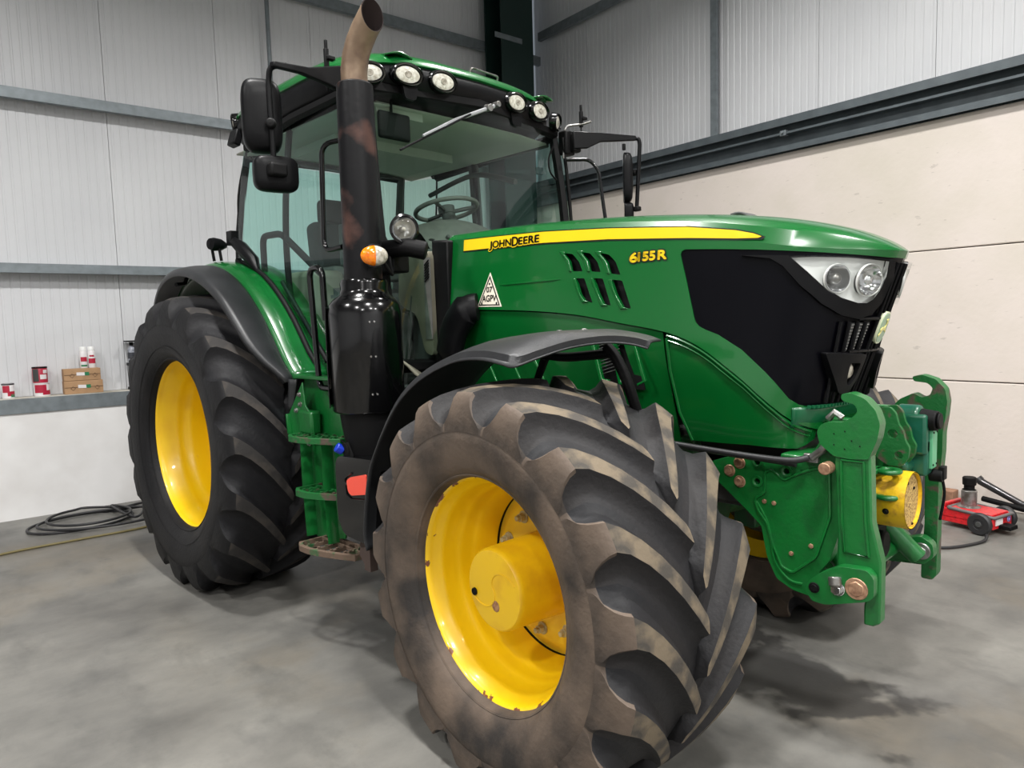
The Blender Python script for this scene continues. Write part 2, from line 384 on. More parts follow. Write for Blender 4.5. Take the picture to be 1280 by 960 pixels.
# ------------------------------------------------------------------ the setting (built in the shed's own axes: x along the left wall, y towards it)
def structure(name, mb, m, **k):
    o = mb.build(name, m, None, rotz=WALL, **k); o['kind'] = 'structure'; return o
def floor_material():
    m = bpy.data.materials.new('concrete_floor'); m.use_nodes = True; nt = m.node_tree; N = nt.nodes; L = nt.links; b = N['Principled BSDF']
    tc = N.new('ShaderNodeTexCoord')
    def noise(sc, det=6, ro=.5, stretch=None):
        n = N.new('ShaderNodeTexNoise'); n.inputs['Scale'].default_value = sc; n.inputs['Detail'].default_value = det; n.inputs['Roughness'].default_value = ro
        mp = N.new('ShaderNodeMapping'); mp.inputs['Scale'].default_value = stretch or (1, 1, 1); L.new(tc.outputs['Object'], mp.inputs[0]); L.new(mp.outputs[0], n.inputs['Vector']); return n.outputs['Fac']
    def rng(v, a, b_, c=0, d=1):
        r = N.new('ShaderNodeMapRange'); r.inputs[1].default_value = a; r.inputs[2].default_value = b_; r.inputs[3].default_value = c; r.inputs[4].default_value = d; L.new(v, r.inputs[0]); return r.outputs[0]
    def mix(f, a, c):
        x = N.new('ShaderNodeMix'); x.data_type = 'RGBA'; L.new(f, x.inputs[0])
        for i, q in ((6, a), (7, c)):
            if isinstance(q, tuple): x.inputs[i].default_value = (*q, 1)
            else: L.new(q, x.inputs[i])
        return x.outputs[2]
    c = mix(rng(noise(.9, 8, .6, (1, 1.5, 1)), .35, .68), srgb(88, 87, 84), srgb(130, 128, 122))
    c = mix(rng(noise(.55, 7, .6), .52, .72), c, srgb(118, 109, 94))
    c = mix(rng(noise(2.6, 9, .65, (1.6, .8, 1)), .50, .78, 0, .75), c, srgb(74, 74, 72))
    c = mix(rng(noise(34, 5, .7), .55, .78, 0, .35), c, srgb(96, 95, 93))
    c = mix(rng(noise(5.5, 2, .5), .745, .76, 0, .55), c, srgb(88, 84, 80))
    # wet patch beside the front wheel
    n = N.new('ShaderNodeTexNoise'); n.inputs['Scale'].default_value = 3.2; n.inputs['Detail'].default_value = 4; L.new(tc.outputs['Object'], n.inputs['Vector'])
    vm = N.new('ShaderNodeVectorMath'); vm.operation = 'SUBTRACT'; L.new(tc.outputs['Object'], vm.inputs[0]); vm.inputs[1].default_value = (.50, -3.15, 0)
    mp = N.new('ShaderNodeMapping'); mp.inputs['Rotation'].default_value = (0, 0, .3); mp.inputs['Scale'].default_value = (2.2, 1.25, 0); L.new(vm.outputs[0], mp.inputs[0])
    ln = N.new('ShaderNodeVectorMath'); ln.operation = 'LENGTH'; L.new(mp.outputs[0], ln.inputs[0])
    ad = N.new('ShaderNodeMath'); ad.operation = 'MULTIPLY_ADD'; L.new(n.outputs['Fac'], ad.inputs[0]); ad.inputs[1].default_value = 2.6; L.new(ln.outputs['Value'], ad.inputs[2])
    wet = rng(ad.outputs[0], 1.95, 1.75, 0, .85)
    c = mix(wet, c, srgb(52, 51, 50))
    L.new(c, b.inputs['Base Color'])
    L.new(rng(noise(1.6, 6), .3, .7, .34, .55), b.inputs['Roughness'])
    bp = N.new('ShaderNodeBump'); bp.inputs['Strength'].default_value = .12; bp.inputs['Distance'].default_value = .01; L.new(noise(45, 6, .7), bp.inputs['Height']); L.new(bp.outputs[0], b.inputs['Normal'])
    b.inputs['Specular IOR Level'].default_value = .4
    return m
structure('floor', MB().box((-2.4, -4.2, -.1), (13.4, 14.4, .2)), floor_material(), smooth=0)
structure('ceiling', MB().box((-2.4, -4.2, 6.4), (13.4, 14.4, .2)), PANELW, smooth=0)
# left wall: painted concrete plinth, steel ledge, ribbed panels above
structure('wall_left', MB().box((-2.4, 2.76, .455), (12.9, .40, .91)), WHITEW, smooth=0)
led = MB(); led.box((-2.4, 2.63, .97), (12.9, .165, .12)); led.box((-2.4, 2.548, .97), (12.9, .006, .124))
structure('trim_1', led, GALV, smooth=0)
structure('trim_2', MB().box((-2.4, 2.64, 1.034), (12.9, .16, .008)), mat('dusty_ledge_top', srgb(196, 192, 182), .8, noise=(6, srgb(160, 154, 140), .45, .7)), smooth=0)
def ribbed_panel(w, h):
    mb = MB(); prof = []; n = 14; p = w/n
    x = .002; prof.append((x, 0))
    for i in range(n):
        c = (i+.5)*p
        for dx, d in ((-.011, 0), (-.006, .003), (.006, .003), (.011, 0)): prof.append((c+dx, d))
    prof.append((w-.002, 0))
    k = len(prof)
    vs = [(a, b, 0) for a, b in prof]+[(a, b, h) for a, b in prof]+[(prof[0][0], .08, 0), (prof[-1][0], .08, 0), (prof[0][0], .08, h), (prof[-1][0], .08, h)]
    fs = [(i, i+1, i+1+k, i+k) for i in range(k-1)]+[(0, k, 2*k+2, 2*k), (k-1, 2*k+1, 2*k+3, 2*k-1), (2*k, 2*k+2, 2*k+3, 2*k+1)]
    mb.add(vs, fs); return mb
back_l = structure('wall_back_skin', MB().box((-2.4, 2.83, 3.65), (12.9, .04, 5.4)), PANELW, smooth=0)
lp = None
for i in range(13):
    s0 = 4.05-(i+1)*1.0-.02
    if lp is None:
        lp = ribbed_panel(1.0, 5.24).build('wall_panel', PANELW, back_l, smooth=0); o = lp
    else: o = lp.copy(); COL.objects.link(o)
    o.location = (s0, 2.72, 1.04)
def rail(name, y, z0, z1, x0=-9, x1=4.2, depth=.14):
    mb = MB(); t = .006
    mb.box(((x0+x1)/2, y, (z0+z1)/2), (x1-x0, t, z1-z0))
    mb.box(((x0+x1)/2, y+depth/2, z1-t/2), (x1-x0, depth, t))
    mb.box(((x0+x1)/2, y+.025, z0+t/2), (x1-x0, .05, t))
    mb.box(((x0+x1)/2, y+.048, z0+.018), (x1-x0, t, .03))
    return structure(name, mb, GALV, smooth=0)
rail('trim_3', 2.575, 2.10, 2.18); rail('trim_4', 2.575, 3.545, 3.635); rail('trim_5', 2.575, 4.97, 5.08)
structure('trim_6', MB().cyl((.53, 2.60, 3.63), (.53, 2.60, 6.3), .022, 10), GALV)
# right wall: precast concrete panels below, big channel, ribbed panels above
CONC = mat('precast_concrete', srgb(212, 202, 194), .75, noise=(1.6, srgb(202, 194, 182), .38, .7, 8), bump=(26, .14))
nt = CONC.node_tree; Nn = nt.nodes; b_ = Nn['Principled BSDF']; v_ = Nn.new('ShaderNodeTexNoise'); v_.inputs['Scale'].default_value = 16; v_.inputs['Detail'].default_value = 3
r_ = Nn.new('ShaderNodeMapRange'); r_.inputs[1].default_value = .69; r_.inputs[2].default_value = .73; r_.inputs[4].default_value = .35; nt.links.new(v_.outputs['Fac'], r_.inputs[0])
tc_ = Nn.new('ShaderNodeTexCoord'); mp_ = Nn.new('ShaderNodeMapping'); mp_.inputs['Scale'].default_value = (1, .6, 2.2); nt.links.new(tc_.outputs['Object'], mp_.inputs[0]); nt.links.new(mp_.outputs[0], v_.inputs['Vector'])
mx_ = Nn.new('ShaderNodeMix'); mx_.data_type = 'RGBA'; mx_.inputs[7].default_value = (*srgb(150, 142, 134), 1)
lnk = b_.inputs['Base Color'].links[0].from_socket; nt.links.new(lnk, mx_.inputs[6]); nt.links.new(r_.outputs[0], mx_.inputs[0]); nt.links.new(mx_.outputs[2], b_.inputs['Base Color'])
wr = structure('wall_right', MB().box((4.36, -4.2, 1.55), (.2, 13.6, 3.1)), mat('joint_grey', srgb(90, 86, 82), .9), smooth=0)  # dark grey backing seen in the joints between the panels
for i, (z0, z1) in enumerate(((0, .992), (1.0, 2.052), (2.06, 3.09))):
    for j, (n0, n1) in enumerate(((-4.995, 2.9), (-11, -5.005))):
        MB().box((4.16, (n0+n1)/2, (z0+z1)/2), (.22, n1-n0, z1-z0)).build('concrete_panel', CONC, wr, smooth=0, bevel=.006, segs=1)
beam = MB()
for (x, zc, dx, dz) in ((3.985, 3.365, .006, .07), (4.07, 3.40, .17, .006), (4.0, 3.333, .03, .006), (4.10, 3.24, .006, .31), (4.05, 3.262, .09, .02), (3.985, 3.115, .006, .05), (4.04, 3.14, .11, .006)):
    beam.box((x, -4.2, zc), (dx, 13.6, dz))
structure('trim_7', beam, GALVD, smooth=0)
cl = MB(); cl.box((4.02, -1.05, 3.262), (.05, .06, .05)); cl.cyl((3.99, -1.05, 3.262), (3.97, -1.05, 3.262), .012, 8)
structure('trim_8', cl, GALV, bevel=.003)
wru = structure('wall_right_upper', MB().box((4.36, -4.2, 4.75), (.04, 13.6, 3.2)), PANELW, smooth=0)
rp = None
for i in range(14):
    if rp is None:
        rp = ribbed_panel(1.0, 2.9).build('wall_panel', PANELW, wru, smooth=0); o = rp
    else: o = rp.copy(); COL.objects.link(o)
    o.location = (4.25, 2.74-i*1.0, 3.41); o.rotation_euler[2] = R(-90)
pst = MB(); pst.box((4.12, -.20, 4.85), (.006, .075, 2.9)); pst.box((4.18, -.163, 4.85), (.12, .006, 2.9)); pst.box((4.135, -.237, 4.85), (.03, .006, 2.9))
structure('trim_9', pst, GALV, smooth=0)
mb = MB(); mb.box((4.10, -4.2, 5.29), (.006, 13.4, .10)); mb.box((4.17, -4.2, 5.34), (.14, 13.4, .006)); mb.box((4.125, -4.2, 5.24), (.05, 13.4, .006))
structure('trim_10', mb, GALV, smooth=0)
# corner column, a dark green H section, with its bracing cleats
mb = MB(); mb.box((3.51, 2.22, 3.15), (.50, .02, 6.3)); mb.box((3.51, 2.54, 3.15), (.50, .02, 6.3)); mb.box((3.51, 2.38, 3.15), (.014, .30, 6.3))
structure('trim_11', mb, COLG, smooth=0)
mb = MB(); mb.box((3.36, 2.20, 5.02), (.42, .012, .06)); mb.box((3.51, 2.20, 5.75), (.26, .02, .3))
for dx in (-.08, .08):
    for dz in (-.1, .1): mb.cyl((3.51+dx, 2.195, 5.75+dz), (3.51+dx, 2.175, 5.75+dz), .014, 6)
structure('trim_12', mb, GALV, smooth=0)
structure('wall_front', MB().box((-2.4, -11.3, 3.15), (13.4, .2, 6.4)), PANELW, smooth=0)
structure('wall_back', MB().box((-9.0, -4.2, 3.15), (.2, 14.4, 6.4)), PANELW, smooth=0)
structure('trim_13', MB().box((4.02, 0.4, .02), (.035, 4.3, .04)), mat('floor_edge_grime', srgb(150, 140, 128), .85, noise=(9, srgb(186, 176, 162), .4, .7)), smooth=0)
# roof steelwork
for i, sx in enumerate((-7.2, -2.4, 2.4)):
    rf_ = MB(); rf_.box((sx, -4.2, 6.03), (.20, 13.6, .02)); rf_.box((sx, -4.2, 6.27), (.20, 13.6, .02)); rf_.box((sx, -4.2, 6.15), (.02, 13.6, .24)); structure('trim_%d' % (14+i), rf_, COLG, smooth=0)
for i in range(8): structure('trim_%d' % (17+i), MB().box((-2.4, 1.6-1.7*i, 6.21), (13.0, .06, .14)), GALV, smooth=0)
# high bay lamps
def wpos(s, n, z): return MW @ Vector((s, n, z))
lamp_proto = None
for i, (ls, ln_, lz, pw) in enumerate(LAMPS):
    t = empty('high_bay_lamp', 'round high bay lamp hanging from the shed roof', 'lamp', wpos(ls, ln_, lz), 0, 'high bay lamps')
    mb = MB(); mb.lathe([(.0, .22), (.06, .22), (.08, .16), (.17, .10), (.24, .03), (.25, 0), (.235, 0), (.16, .09), (0, .1)], n=28); mb.cyl((0, 0, .2), (0, 0, 6.3-lz), .008, 8)
    mb.build('lamp_housing', GREYD, t)
    MB().lathe([(0, .02), (.12, .015), (.232, .02), (.232, .026), (0, .026)], n=28).build('lamp_lens', mat('lamp_glow', (1, 1, 1), .5, emit=((1, .98, .95), 14)), t)
    ld = bpy.data.lights.new('lamp_light', 'AREA'); ld.shape = 'DISK'; ld.size = .46; ld.energy = LAMP_W*pw; ld.color = (1, .985, .965); ld.spread = R(158)
    lo = bpy.data.objects.new('lamp_light', ld); COL.objects.link(lo); lo.parent = t; lo.location = (0, 0, -.005)
# ------------------------------------------------------------------ the tractor (rear axle over the origin, nose towards +x, right side towards -y)
tractor = empty('tractor', 'green farm tractor with yellow wheels and black exhaust stack on the concrete floor', 'tractor')
def make_wheel(kind):
    front = kind == 'front'
    Rt = .700 if front else .912            # over the lugs
    bead = .385 if front else .510; rp = .225 if front else .250      # bead radius, rim plane distance from the wheel centre
    hw = .29 if front else .315             # shoulder half width
    if front:
        prof = [(.235, .386), (.262, .395), (.290, .430), (.305, .475), (.310, .520), (.3095, .552), (.302, .566), (.288, .590), (.262, .610), (.20, .635), (.10, .648), (0, .650)]
        side = [TYRE_F, TYRE_FT]; lugm = [LUG_F, LUGT_F]; rim = YELLOW_F; nl = 17; A = .47
    else:
        prof = [(.262, .511), (.290, .522), (.322, .575), (.338, .635), (.343, .690), (.3425, .735), (.336, .752), (.320, .782), (.290, .812), (.22, .845), (.11, .858), (0, .860)]
        side = [TYRE_R, LUG_R]; lugm = [LUG_R, LUGT_R]; rim = YELLOW_R; nl = 18; A = .38
    # rim: lathe about y; h = +y inwards, the visible face looks to -y
    mb = MB()
    if front:
        rp_ = [(.405, .020), (.405, .004), (.398, -.006), (.388, -.009), (.380, -.004), (.374, .010), (.370, .026), (.358, .040), (.351, .060), (.350, .100), (.340, .116), (.333, .135), (.331, .158), (.322, .176), (.312, .192), (.309, .230), (.304, .262), (.303, .300)]
        rp_ = [(r, -rp+d) for r, d in rp_]
        mb.lathe(rp_+[(.303, .20), (.36, .22), (.39, .235), (.405, .22)], axis=(0, 1, 0), n=96)
    else:
        rp_ = [(.536, .022), (.536, .004), (.528, -.006), (.516, -.009), (.508, -.003), (.502, .014), (.496, .030), (.478, .048), (.470, .085), (.458, .10), (.452, .13), (.450, .165), (.438, .18), (.430, .21), (.427, .28), (.420, .34)]
        rp_ = [(r, -rp+d) for r, d in rp_]
        mb.lathe(rp_+[(.42, .20), (.48, .22), (.515, .255), (.536, .24)], axis=(0, 1, 0), n=96)
    w = mb.build(kind+'_wheel', rim, tractor, smooth=40)
    # disc
    mb = MB()
    if front:
        d0 = -rp+.262; mb.lathe([(.0, d0-.012), (.20, d0-.012), (.245, d0-.010), (.262, d0-.002), (.286, d0+.018), (.302, d0+.022), (.302, d0+.034), (0, d0+.034)], axis=(0, 1, 0), n=96)
        mb.build('wheel_disc', mat('disc_yellow', srgb(244, 206, 52), .4, noise=(8, srgb(230, 186, 44), .45, .75)), w, smooth=40)
        MB().lathe([(.3035, d0+.012), (.3015, d0+.024)], axis=(0, 1, 0), n=96).build('disc_seam', BLACKM, w)
        h = MB(); h.lathe([(.0, -rp+.008), (.124, -rp+.008), (.134, -rp+.010), (.140, -rp+.018), (.142, -rp+.03), (.146, -rp+.16), (.150, d0-.012), (.0, d0-.012)], axis=(0, 1, 0), n=64)
        hub = h.build('final_drive_hub', YELLOW_H, w, smooth=40)
        fy = -rp+.0075; g = MB()
        for k in range(2):
            an = R(200+180*k); pts = []
            for i in range(15):
                t = i/14; rr = .118-.118*t; aa = an+1.9*t
                pts.append((rr*math.cos(aa), fy, rr*math.sin(aa)))
            g.tube(pts, .0024, 6)
        g.build('hub_seam', YELLOW_H, w)
        pl = MB(); pl.lathe([(0, fy-.004), (.005, fy-.004), (.006, fy-.001), (.008, fy-.006), (.0125, fy-.006), (.0135, fy)], c=(-.100, 0, -.030), axis=(0, 1, 0), n=20)
        pl.build('drain_plug', BLACKM, w)
        pl = MB(); pl.lathe([(0, fy-.001), (.018, fy-.001), (.02, fy)], c=(.012, 0, -.052), axis=(0, 1, 0), n=9); pl.build('rust_spot', mat('rust_patch', srgb(136, 88, 62), .8, noise=(60, srgb(170, 130, 90), .4, .6)), w)
        nb = 10; rb = .212; by = d0-.012; bm_ = mat('wheel_bolt_zinc', srgb(186, 176, 140), .5, metal=.0, noise=(60, srgb(150, 138, 104), .4, .7))
        for i in range(nb):
            an = 2*math.pi*(i+.35)/nb; c = (rb*math.cos(an), by, rb*math.sin(an))
            if i == 0:
                b = MB(); b.cyl((0, 0, 0), (0, -.006, 0), .0235, 20); b.cyl((0, -.006, 0), (0, -.026, 0), .0165, 6); b.cyl((0, -.026, 0), (0, -.040, 0), .010, 14)
                b0 = b.build('wheel_bolt', bm_, w, bevel=.0012, segs=1); o = b0
            else: o = b0.copy(); COL.objects.link(o)
            o.location = c
        b = MB(); b.box((.300*math.cos(-.15), -rp+.17, .30*math.sin(-.15)), (.02, .016, .02)); b.cyl((.318, -rp+.16, -.05), (.285, -rp+.13, -.05), .006, 8)
        b.build('tyre_valve', BLACKM, w)
    else:
        d0 = -rp+.33; mb.lathe([(.0, d0), (.20, d0), (.30, d0-.02), (.40, d0-.005), (.428, d0+.02), (.428, d0+.04), (0, d0+.04)], axis=(0, 1, 0), n=96)
        mb.build('wheel_disc', YELLOW_R, w, smooth=40)
        h = MB(); h.lathe([(0, d0-.10), (.10, d0-.10), (.13, d0-.08), (.15, d0-.02), (.15, d0)], axis=(0, 1, 0), n=40); h.build('final_drive_hub', YELLOW_H, w)
        for i in range(10):
            an = 2*math.pi*(i+.3)/10; c = (.19*math.cos(an), d0, .19*math.sin(an))
            if i == 0:
                b = MB(); b.cyl((0, 0, 0), (0, -.02, 0), .02, 6); b0 = b.build('wheel_bolt', STEEL, w, bevel=.001, segs=1); o = b0
            else: o = b0.copy(); COL.objects.link(o)
            o.location = c
        b = MB(); b.cyl((.458, -rp+.15, -.02), (.43, -rp+.13, -.02), .009, 8); b.build('tyre_valve', BLACKM, w)
    MB().lathe([(.0, rp-.03), (.24, rp-.03), (.27, rp-.06), (.27, rp-.10)] if front else [(.0, rp-.05), (.34, rp-.05), (.36, rp-.15)], axis=(0, 1, 0), n=48).build('inner_dark_disc', mat('inner_disc_dark', srgb(44, 44, 38), .7, noise=(9, srgb(70, 64, 50), .4, .7)), w)  # added dark disc hides the inner yellow, for undercarriage darkness and dark axle parts
    # tyre carcass
    mb = MB(); full = [(r, -y) for y, r in prof]+[(r, y) for y, r in prof[::-1][1:]]
    inner = [(bead-.01, .2), (bead-.01, -.2)]
    fine = []
    for i in range(len(full)-1):
        for k in range(3):
            fine.append(tuple(full[i][j]+(full[i+1][j]-full[i][j])*k/3 for j in (0, 1)))
    fine.append(full[-1])
    mb.lathe(full+inner+[full[0]], axis=(0, 1, 0), n=144)
    mb.m = [(1 if (sum(Vector((mb.v[i][0], 0, mb.v[i][2])).length for i in f)/len(f) > (.555 if front else .74)) else 0) for f in mb.f]
    # bead line rings and sidewall ribs
    for yy in (-1, 1):
        for (q, rr, t) in ((.262, .398, .005),) if front else ((.292, .526, .006), (.330, .600, .003)):
            mb.lathe([(rr-t, yy*(q+.001)), (rr, yy*(q+t)), (rr+t, yy*(q+.003))], axis=(0, 1, 0), n=96, mi=0)
    mb.build('tyre', side, w, smooth=60)
    # one tread block with the pocket beside it, one pitch wide, copied round both halves
    if front:
        ROWS = [((0, .698), (0, .657)), ((.008, .700), (.008, .657)), ((.05, .700), (.05, .656)), ((.10, .699), (.10, .655)), ((.15, .697), (.15, .651)), ((.20, .693), (.195, .645)), ((.25, .686), (.235, .636)), ((.285, .675), (.262, .622)), ((.299, .658), (.278, .607)), ((.307, .632), (.292, .592)), ((.311, .604), (.302, .577)), ((.3115, .578), (.3090, .564)), ((.3105, .548), (.3105, .548))]
        WID = [.018, .026, .031, .033, .034, .035, .037, .041, .044, .051, .064, .088, .092]; nr = 7
    else:
        ROWS = [((0, .910), (0, .867)), ((.01, .912), (.01, .867)), ((.06, .912), (.06, .866)), ((.12, .910), (.12, .864)), ((.18, .906), (.18, .860)), ((.24, .899), (.235, .852)), ((.285, .889), (.27, .842)), ((.312, .875), (.292, .826)), ((.328, .853), (.310, .808)), ((.337, .823), (.325, .790)), ((.342, .788), (.334, .770)), ((.3435, .758), (.340, .750)), ((.3436, .731), (.3436, .731))]
        WID = [.018, .027, .033, .035, .036, .037, .040, .046, .054, .064, .082, .112, .118]; nr = 7
    W = hw; pitch = 2*math.pi/nl; dr = .026 if front else .030
    def phi(y): u = max(0.0, min(1.0, y/W)); return A*(1-(1-u)**1.35)
    HT = [0, 0, .02, .34, .80, 1, 1, 1, 1, .80, .34, .02, 0, 0]
    vs = []; fs = []; ms = []
    for (T, Fl), w_ in zip(ROWS, WID):
        r = T[1]; P2 = pitch/2*r; k_ = min(1.0, (P2*.97-w_)/(2.0*dr)); d_ = dr*k_
        x2 = w_+2.0*d_; mid = (P2+x2)/2
        offs = [-P2, -mid, -x2, -(w_+.85*d_), -(w_+.28*d_), -w_, -w_/3, w_/3, w_, w_+.28*d_, w_+.85*d_, x2, mid, P2]
        for o_, h_ in zip(offs, HT):
            y = Fl[0]+(T[0]-Fl[0])*h_; rr = Fl[1]+(T[1]-Fl[1])*h_; a = -phi(T[0])+o_/r
            vs.append((rr*math.sin(a), -y, rr*math.cos(a)))
    nc = 14
    for i in range(len(ROWS)-1):
        for j in range(nc-1):
            fs.append((i*nc+j, i*nc+j+1, (i+1)*nc+j+1, (i+1)*nc+j))
            if i >= 10: ms.append(2)
            elif j in (5, 6, 7): ms.append(1 if i < nr else 2)
            elif j in (4, 8) and i >= nr: ms.append(2)
            else: ms.append(0)
    fs.append(tuple(range(2, 12))[::-1]); ms.append(0)
    lug = MB(); lug.v = vs; lug.f = fs; lug.m = ms
    l0 = None
    for half in (1, -1):
        for i in range(nl):
            if l0 is None: l0 = lug.build('tread_lug', lugm+[side[0]], w, smooth=34, bevel=0); o = l0
            else: o = l0.copy(); COL.objects.link(o)
            ang = i*pitch+(pitch/2 if half < 0 else 0)+(R(45.5) if front else .1)
            o.rotation_euler = (0, ang, 0); o.scale = (1, half, 1)
    return w
FW = make_wheel('front'); FW.location = (2.781, -.970, .671); FW.rotation_euler[2] = -.0702
RW = make_wheel('rear'); RW.location = (0, -.926, .879)
def mirror_wheel(w, loc, rz):
    c = copy_tree(w, tractor); c.location = loc; c.rotation_euler = (0, R(7), rz); c.scale = (1, -1, 1); return c
mirror_wheel(FW, (2.749, .970, .671), -.0702); mirror_wheel(RW, (0, .926, .879), 0)
def HS(off=0.0, th=.006):
    """map (s, z) on the bonnet side skin to space, pushed out by off; side 1 lies th deeper"""
    def fn(s, z, side=0):
        p = Vector(hood_side(s, z)); e = .004
        du = Vector(hood_side(s+e, z))-Vector(hood_side(s-e, z)); dv = Vector(hood_side(s, z+e))-Vector(hood_side(s, z-e))
        n = du.cross(dv).normalized()
        return tuple(p+n*(off-(th if side else 0)))
    return fn
V1 = [(0.794, 1.859), (0.844, 1.85), (0.882, 1.813), (0.903, 1.772), (0.847, 1.776), (0.829, 1.822)]
V2 = [(0.891, 1.854), (0.938, 1.845), (0.979, 1.806), (0.999, 1.762), (0.946, 1.769), (0.929, 1.815)]
V3 = [(0.988, 1.843), (1.037, 1.831), (1.072, 1.799), (1.099, 1.744), (1.049, 1.753), (1.029, 1.802)]
V4 = [(0.867, 1.746), (0.914, 1.742), (0.964, 1.636), (0.914, 1.65), (0.894, 1.68)]
V5 = [(0.961, 1.74), (1.011, 1.735), (1.058, 1.622), (1.014, 1.631), (0.993, 1.675)]
V6 = [(1.055, 1.728), (1.108, 1.721), (1.157, 1.606), (1.111, 1.615), (1.078, 1.673)]
SEAM = [(0.0, 1.640), (0.275, 1.631), (0.636, 1.613), (0.891, 1.588), (1.114, 1.549), (1.301, 1.516), (1.40, 1.485), (1.492, 1.436), (1.618, 1.339), (1.7, 1.262), (1.79, 1.200), (1.899, 1.165), (2.013, 1.150), (SMAX, 1.146)]
WIN = [(1.366, 1.802), (1.371, 1.815), (1.385, 1.821), (1.521, 1.81), (1.66, 1.797), (1.793, 1.782), (1.952, 1.766), (2.104, 1.752), (SMAX, 1.750)]
WINB = [(1.395, 1.705), (1.432, 1.570), (1.440, 1.548), (1.455, 1.532), (1.48, 1.519), (1.53, 1.5), (1.615, 1.445), (1.697, 1.365), (1.785, 1.273), (1.83, 1.250), (1.90, 1.238), (2.028, 1.232), (SMAX, 1.226)]
def mir(p): return [(2*SMAX-s, z) for s, z in p[::-1]]
def edge_pts(s0, s1, n): return [(s0+(s1-s0)*i/n, smooth_tab(ZE, plan(s0+(s1-s0)*i/n)[0])) for i in range(n+1)]
zseam = lambda s: smooth_tab(SEAM, s if s <= SMAX else 2*SMAX-s)
# bonnet side skins with real openings for louvres and the big front window
win_hole = WIN+WINB[::-1]
def full_side():
    mb = MB()
    top = edge_pts(0, SMAX, 44); bot = [(s, zseam(s)) for s in [SMAX*i/50 for i in range(51)]]
    poly = bot+WINB[::-1]+WIN+top[::-1]
    vents = [V1, V2, V3, V4, V5, V6]
    plate(mb, poly, HS(0, .006), holes=[round_poly(v, .006, 2) for v in vents], step=.045)
    n = len(mb.v)
    mb.add([(x, -y, z) for x, y, z in mb.v], [f[::-1] for f in mb.f])
    # top: from shoulder over the spine
    xs = [1.63+(3.665-1.63)*(1-(1-i/48)**1.5) for i in range(49)]
    def topf(u, v):
        x = xs[min(48, int(round(u*48)))]; t = v*2
        if t <= 1: return hood_top(x, t)
        p = hood_top(x, 2-t); return (p[0], -p[1], p[2])
    mb.grid(topf, 48, 24)
    b = [topf(0, j/24) for j in range(25)]; k = len(mb.v)
    mb.add(b+[(1.63, p[1], 1.80) for p in b], [(i, i+1, i+26, i+25) for i in range(24)])
    return mb
hood = full_side().build('bonnet', GREEN, tractor, smooth=32)
# dark lining seen through the louvres
for nm, vs in (('louvre_mesh', (V1, V2, V3, V4, V5, V6)),):
    for sgn in (1, -1):
        mb = MB()
        plate(mb, [(.76, 1.88), (1.16, 1.86), (1.18, 1.59), (.84, 1.62)], HS(-.035, .004), step=.08)
        if sgn < 0: mb.v = [(x, -y, z) for x, y, z in mb.v]
        mb.build('louvre_backing', BLACKM, hood)
def lip(pts, off=.003, r=.0035, m=GREEN, name='louvre_blade'):
    mb = MB(); f = HS(off); mb.tube([f(*p) for p in smooth_path([(a, b, 0) for a, b in pts], 4) for p in [(p.x, p.y)]], r, 6); return mb.build(name, m, hood)
for V in (V1, V2, V3):
    # raised curved blade on the trailing side of every louvre
    mb = MB(); a = [V[0], V[5], V[4]]
    mb.prism([(a[0][0]-.024, a[0][1]+.008), (a[0][0]+.012, a[0][1]+.004), (a[0][0]+.006, a[0][1]-.008), (a[1][0]-.001, a[1][1]), (a[2][0]-.002, a[2][1]-.002), (a[2][0]-.016, a[2][1]), (a[1][0]-.018, a[1][1])], HS(.006, .02))
    mb.build('louvre_blade', GREEN, hood, bevel=.003)
for V in (V4, V5, V6):
    mb = MB(); mb.prism([(V[0][0]-.014, V[0][1]), (V[0][0]+.001, V[0][1]), (V[4][0]+.001, V[4][1]), (V[3][0]+.008, V[3][1]), (V[3][0]+.03, V[3][1]-.008), (V[3][0]-.004, V[3][1]-.010), (V[4][0]-.010, V[4][1])], HS(.006, .02)); mb.build('louvre_blade', GREEN, hood, bevel=.003)
# crease ridge along the bonnet side, and nose facet line
mb = MB(); f = HS(.0); mb.tube([f(.40+.38*i/8, 1.742+.004*i/8) for i in range(9)], [.0008]+[.0045]*7+[.002], 6); mb.build('pressed_crease', GREEN, hood)
# decals
def band(top, bot, off, th, m, name, parent=hood, mirror=True):
    for sg in ((1, -1) if mirror else (1,)):
        mb = MB(); plate(mb, top+bot[::-1], HS(off, th), step=.05)
        if sg < 0: mb.v = [(x, -y, z) for x, y, z in mb.v]
        o = mb.build(name, m, parent, smooth=50)
    return o
ST = [(0.130, 1.981), (0.363, 1.974), (0.671, 1.963), (1.026, 1.938), (1.392, 1.903), (1.577, 1.872), (1.64, 1.855), (1.668, 1.842)]
SB = [(0.130, 1.927), (0.366, 1.922), (0.674, 1.914), (1.029, 1.894), (1.395, 1.862), (1.577, 1.843), (1.655, 1.838)]
band([(s, z+.0045) for s, z in ST[:-1]]+[(1.68, 1.840)], [(s-.003 if i == 0 else s, z-.006) for i, (s, z) in enumerate(SB[:-1])]+[(1.67, 1.831)], .0018, .003, BLACKD, 'stripe_border')
band(ST, SB, .003, .003, YELLOWD, 'side_stripe')
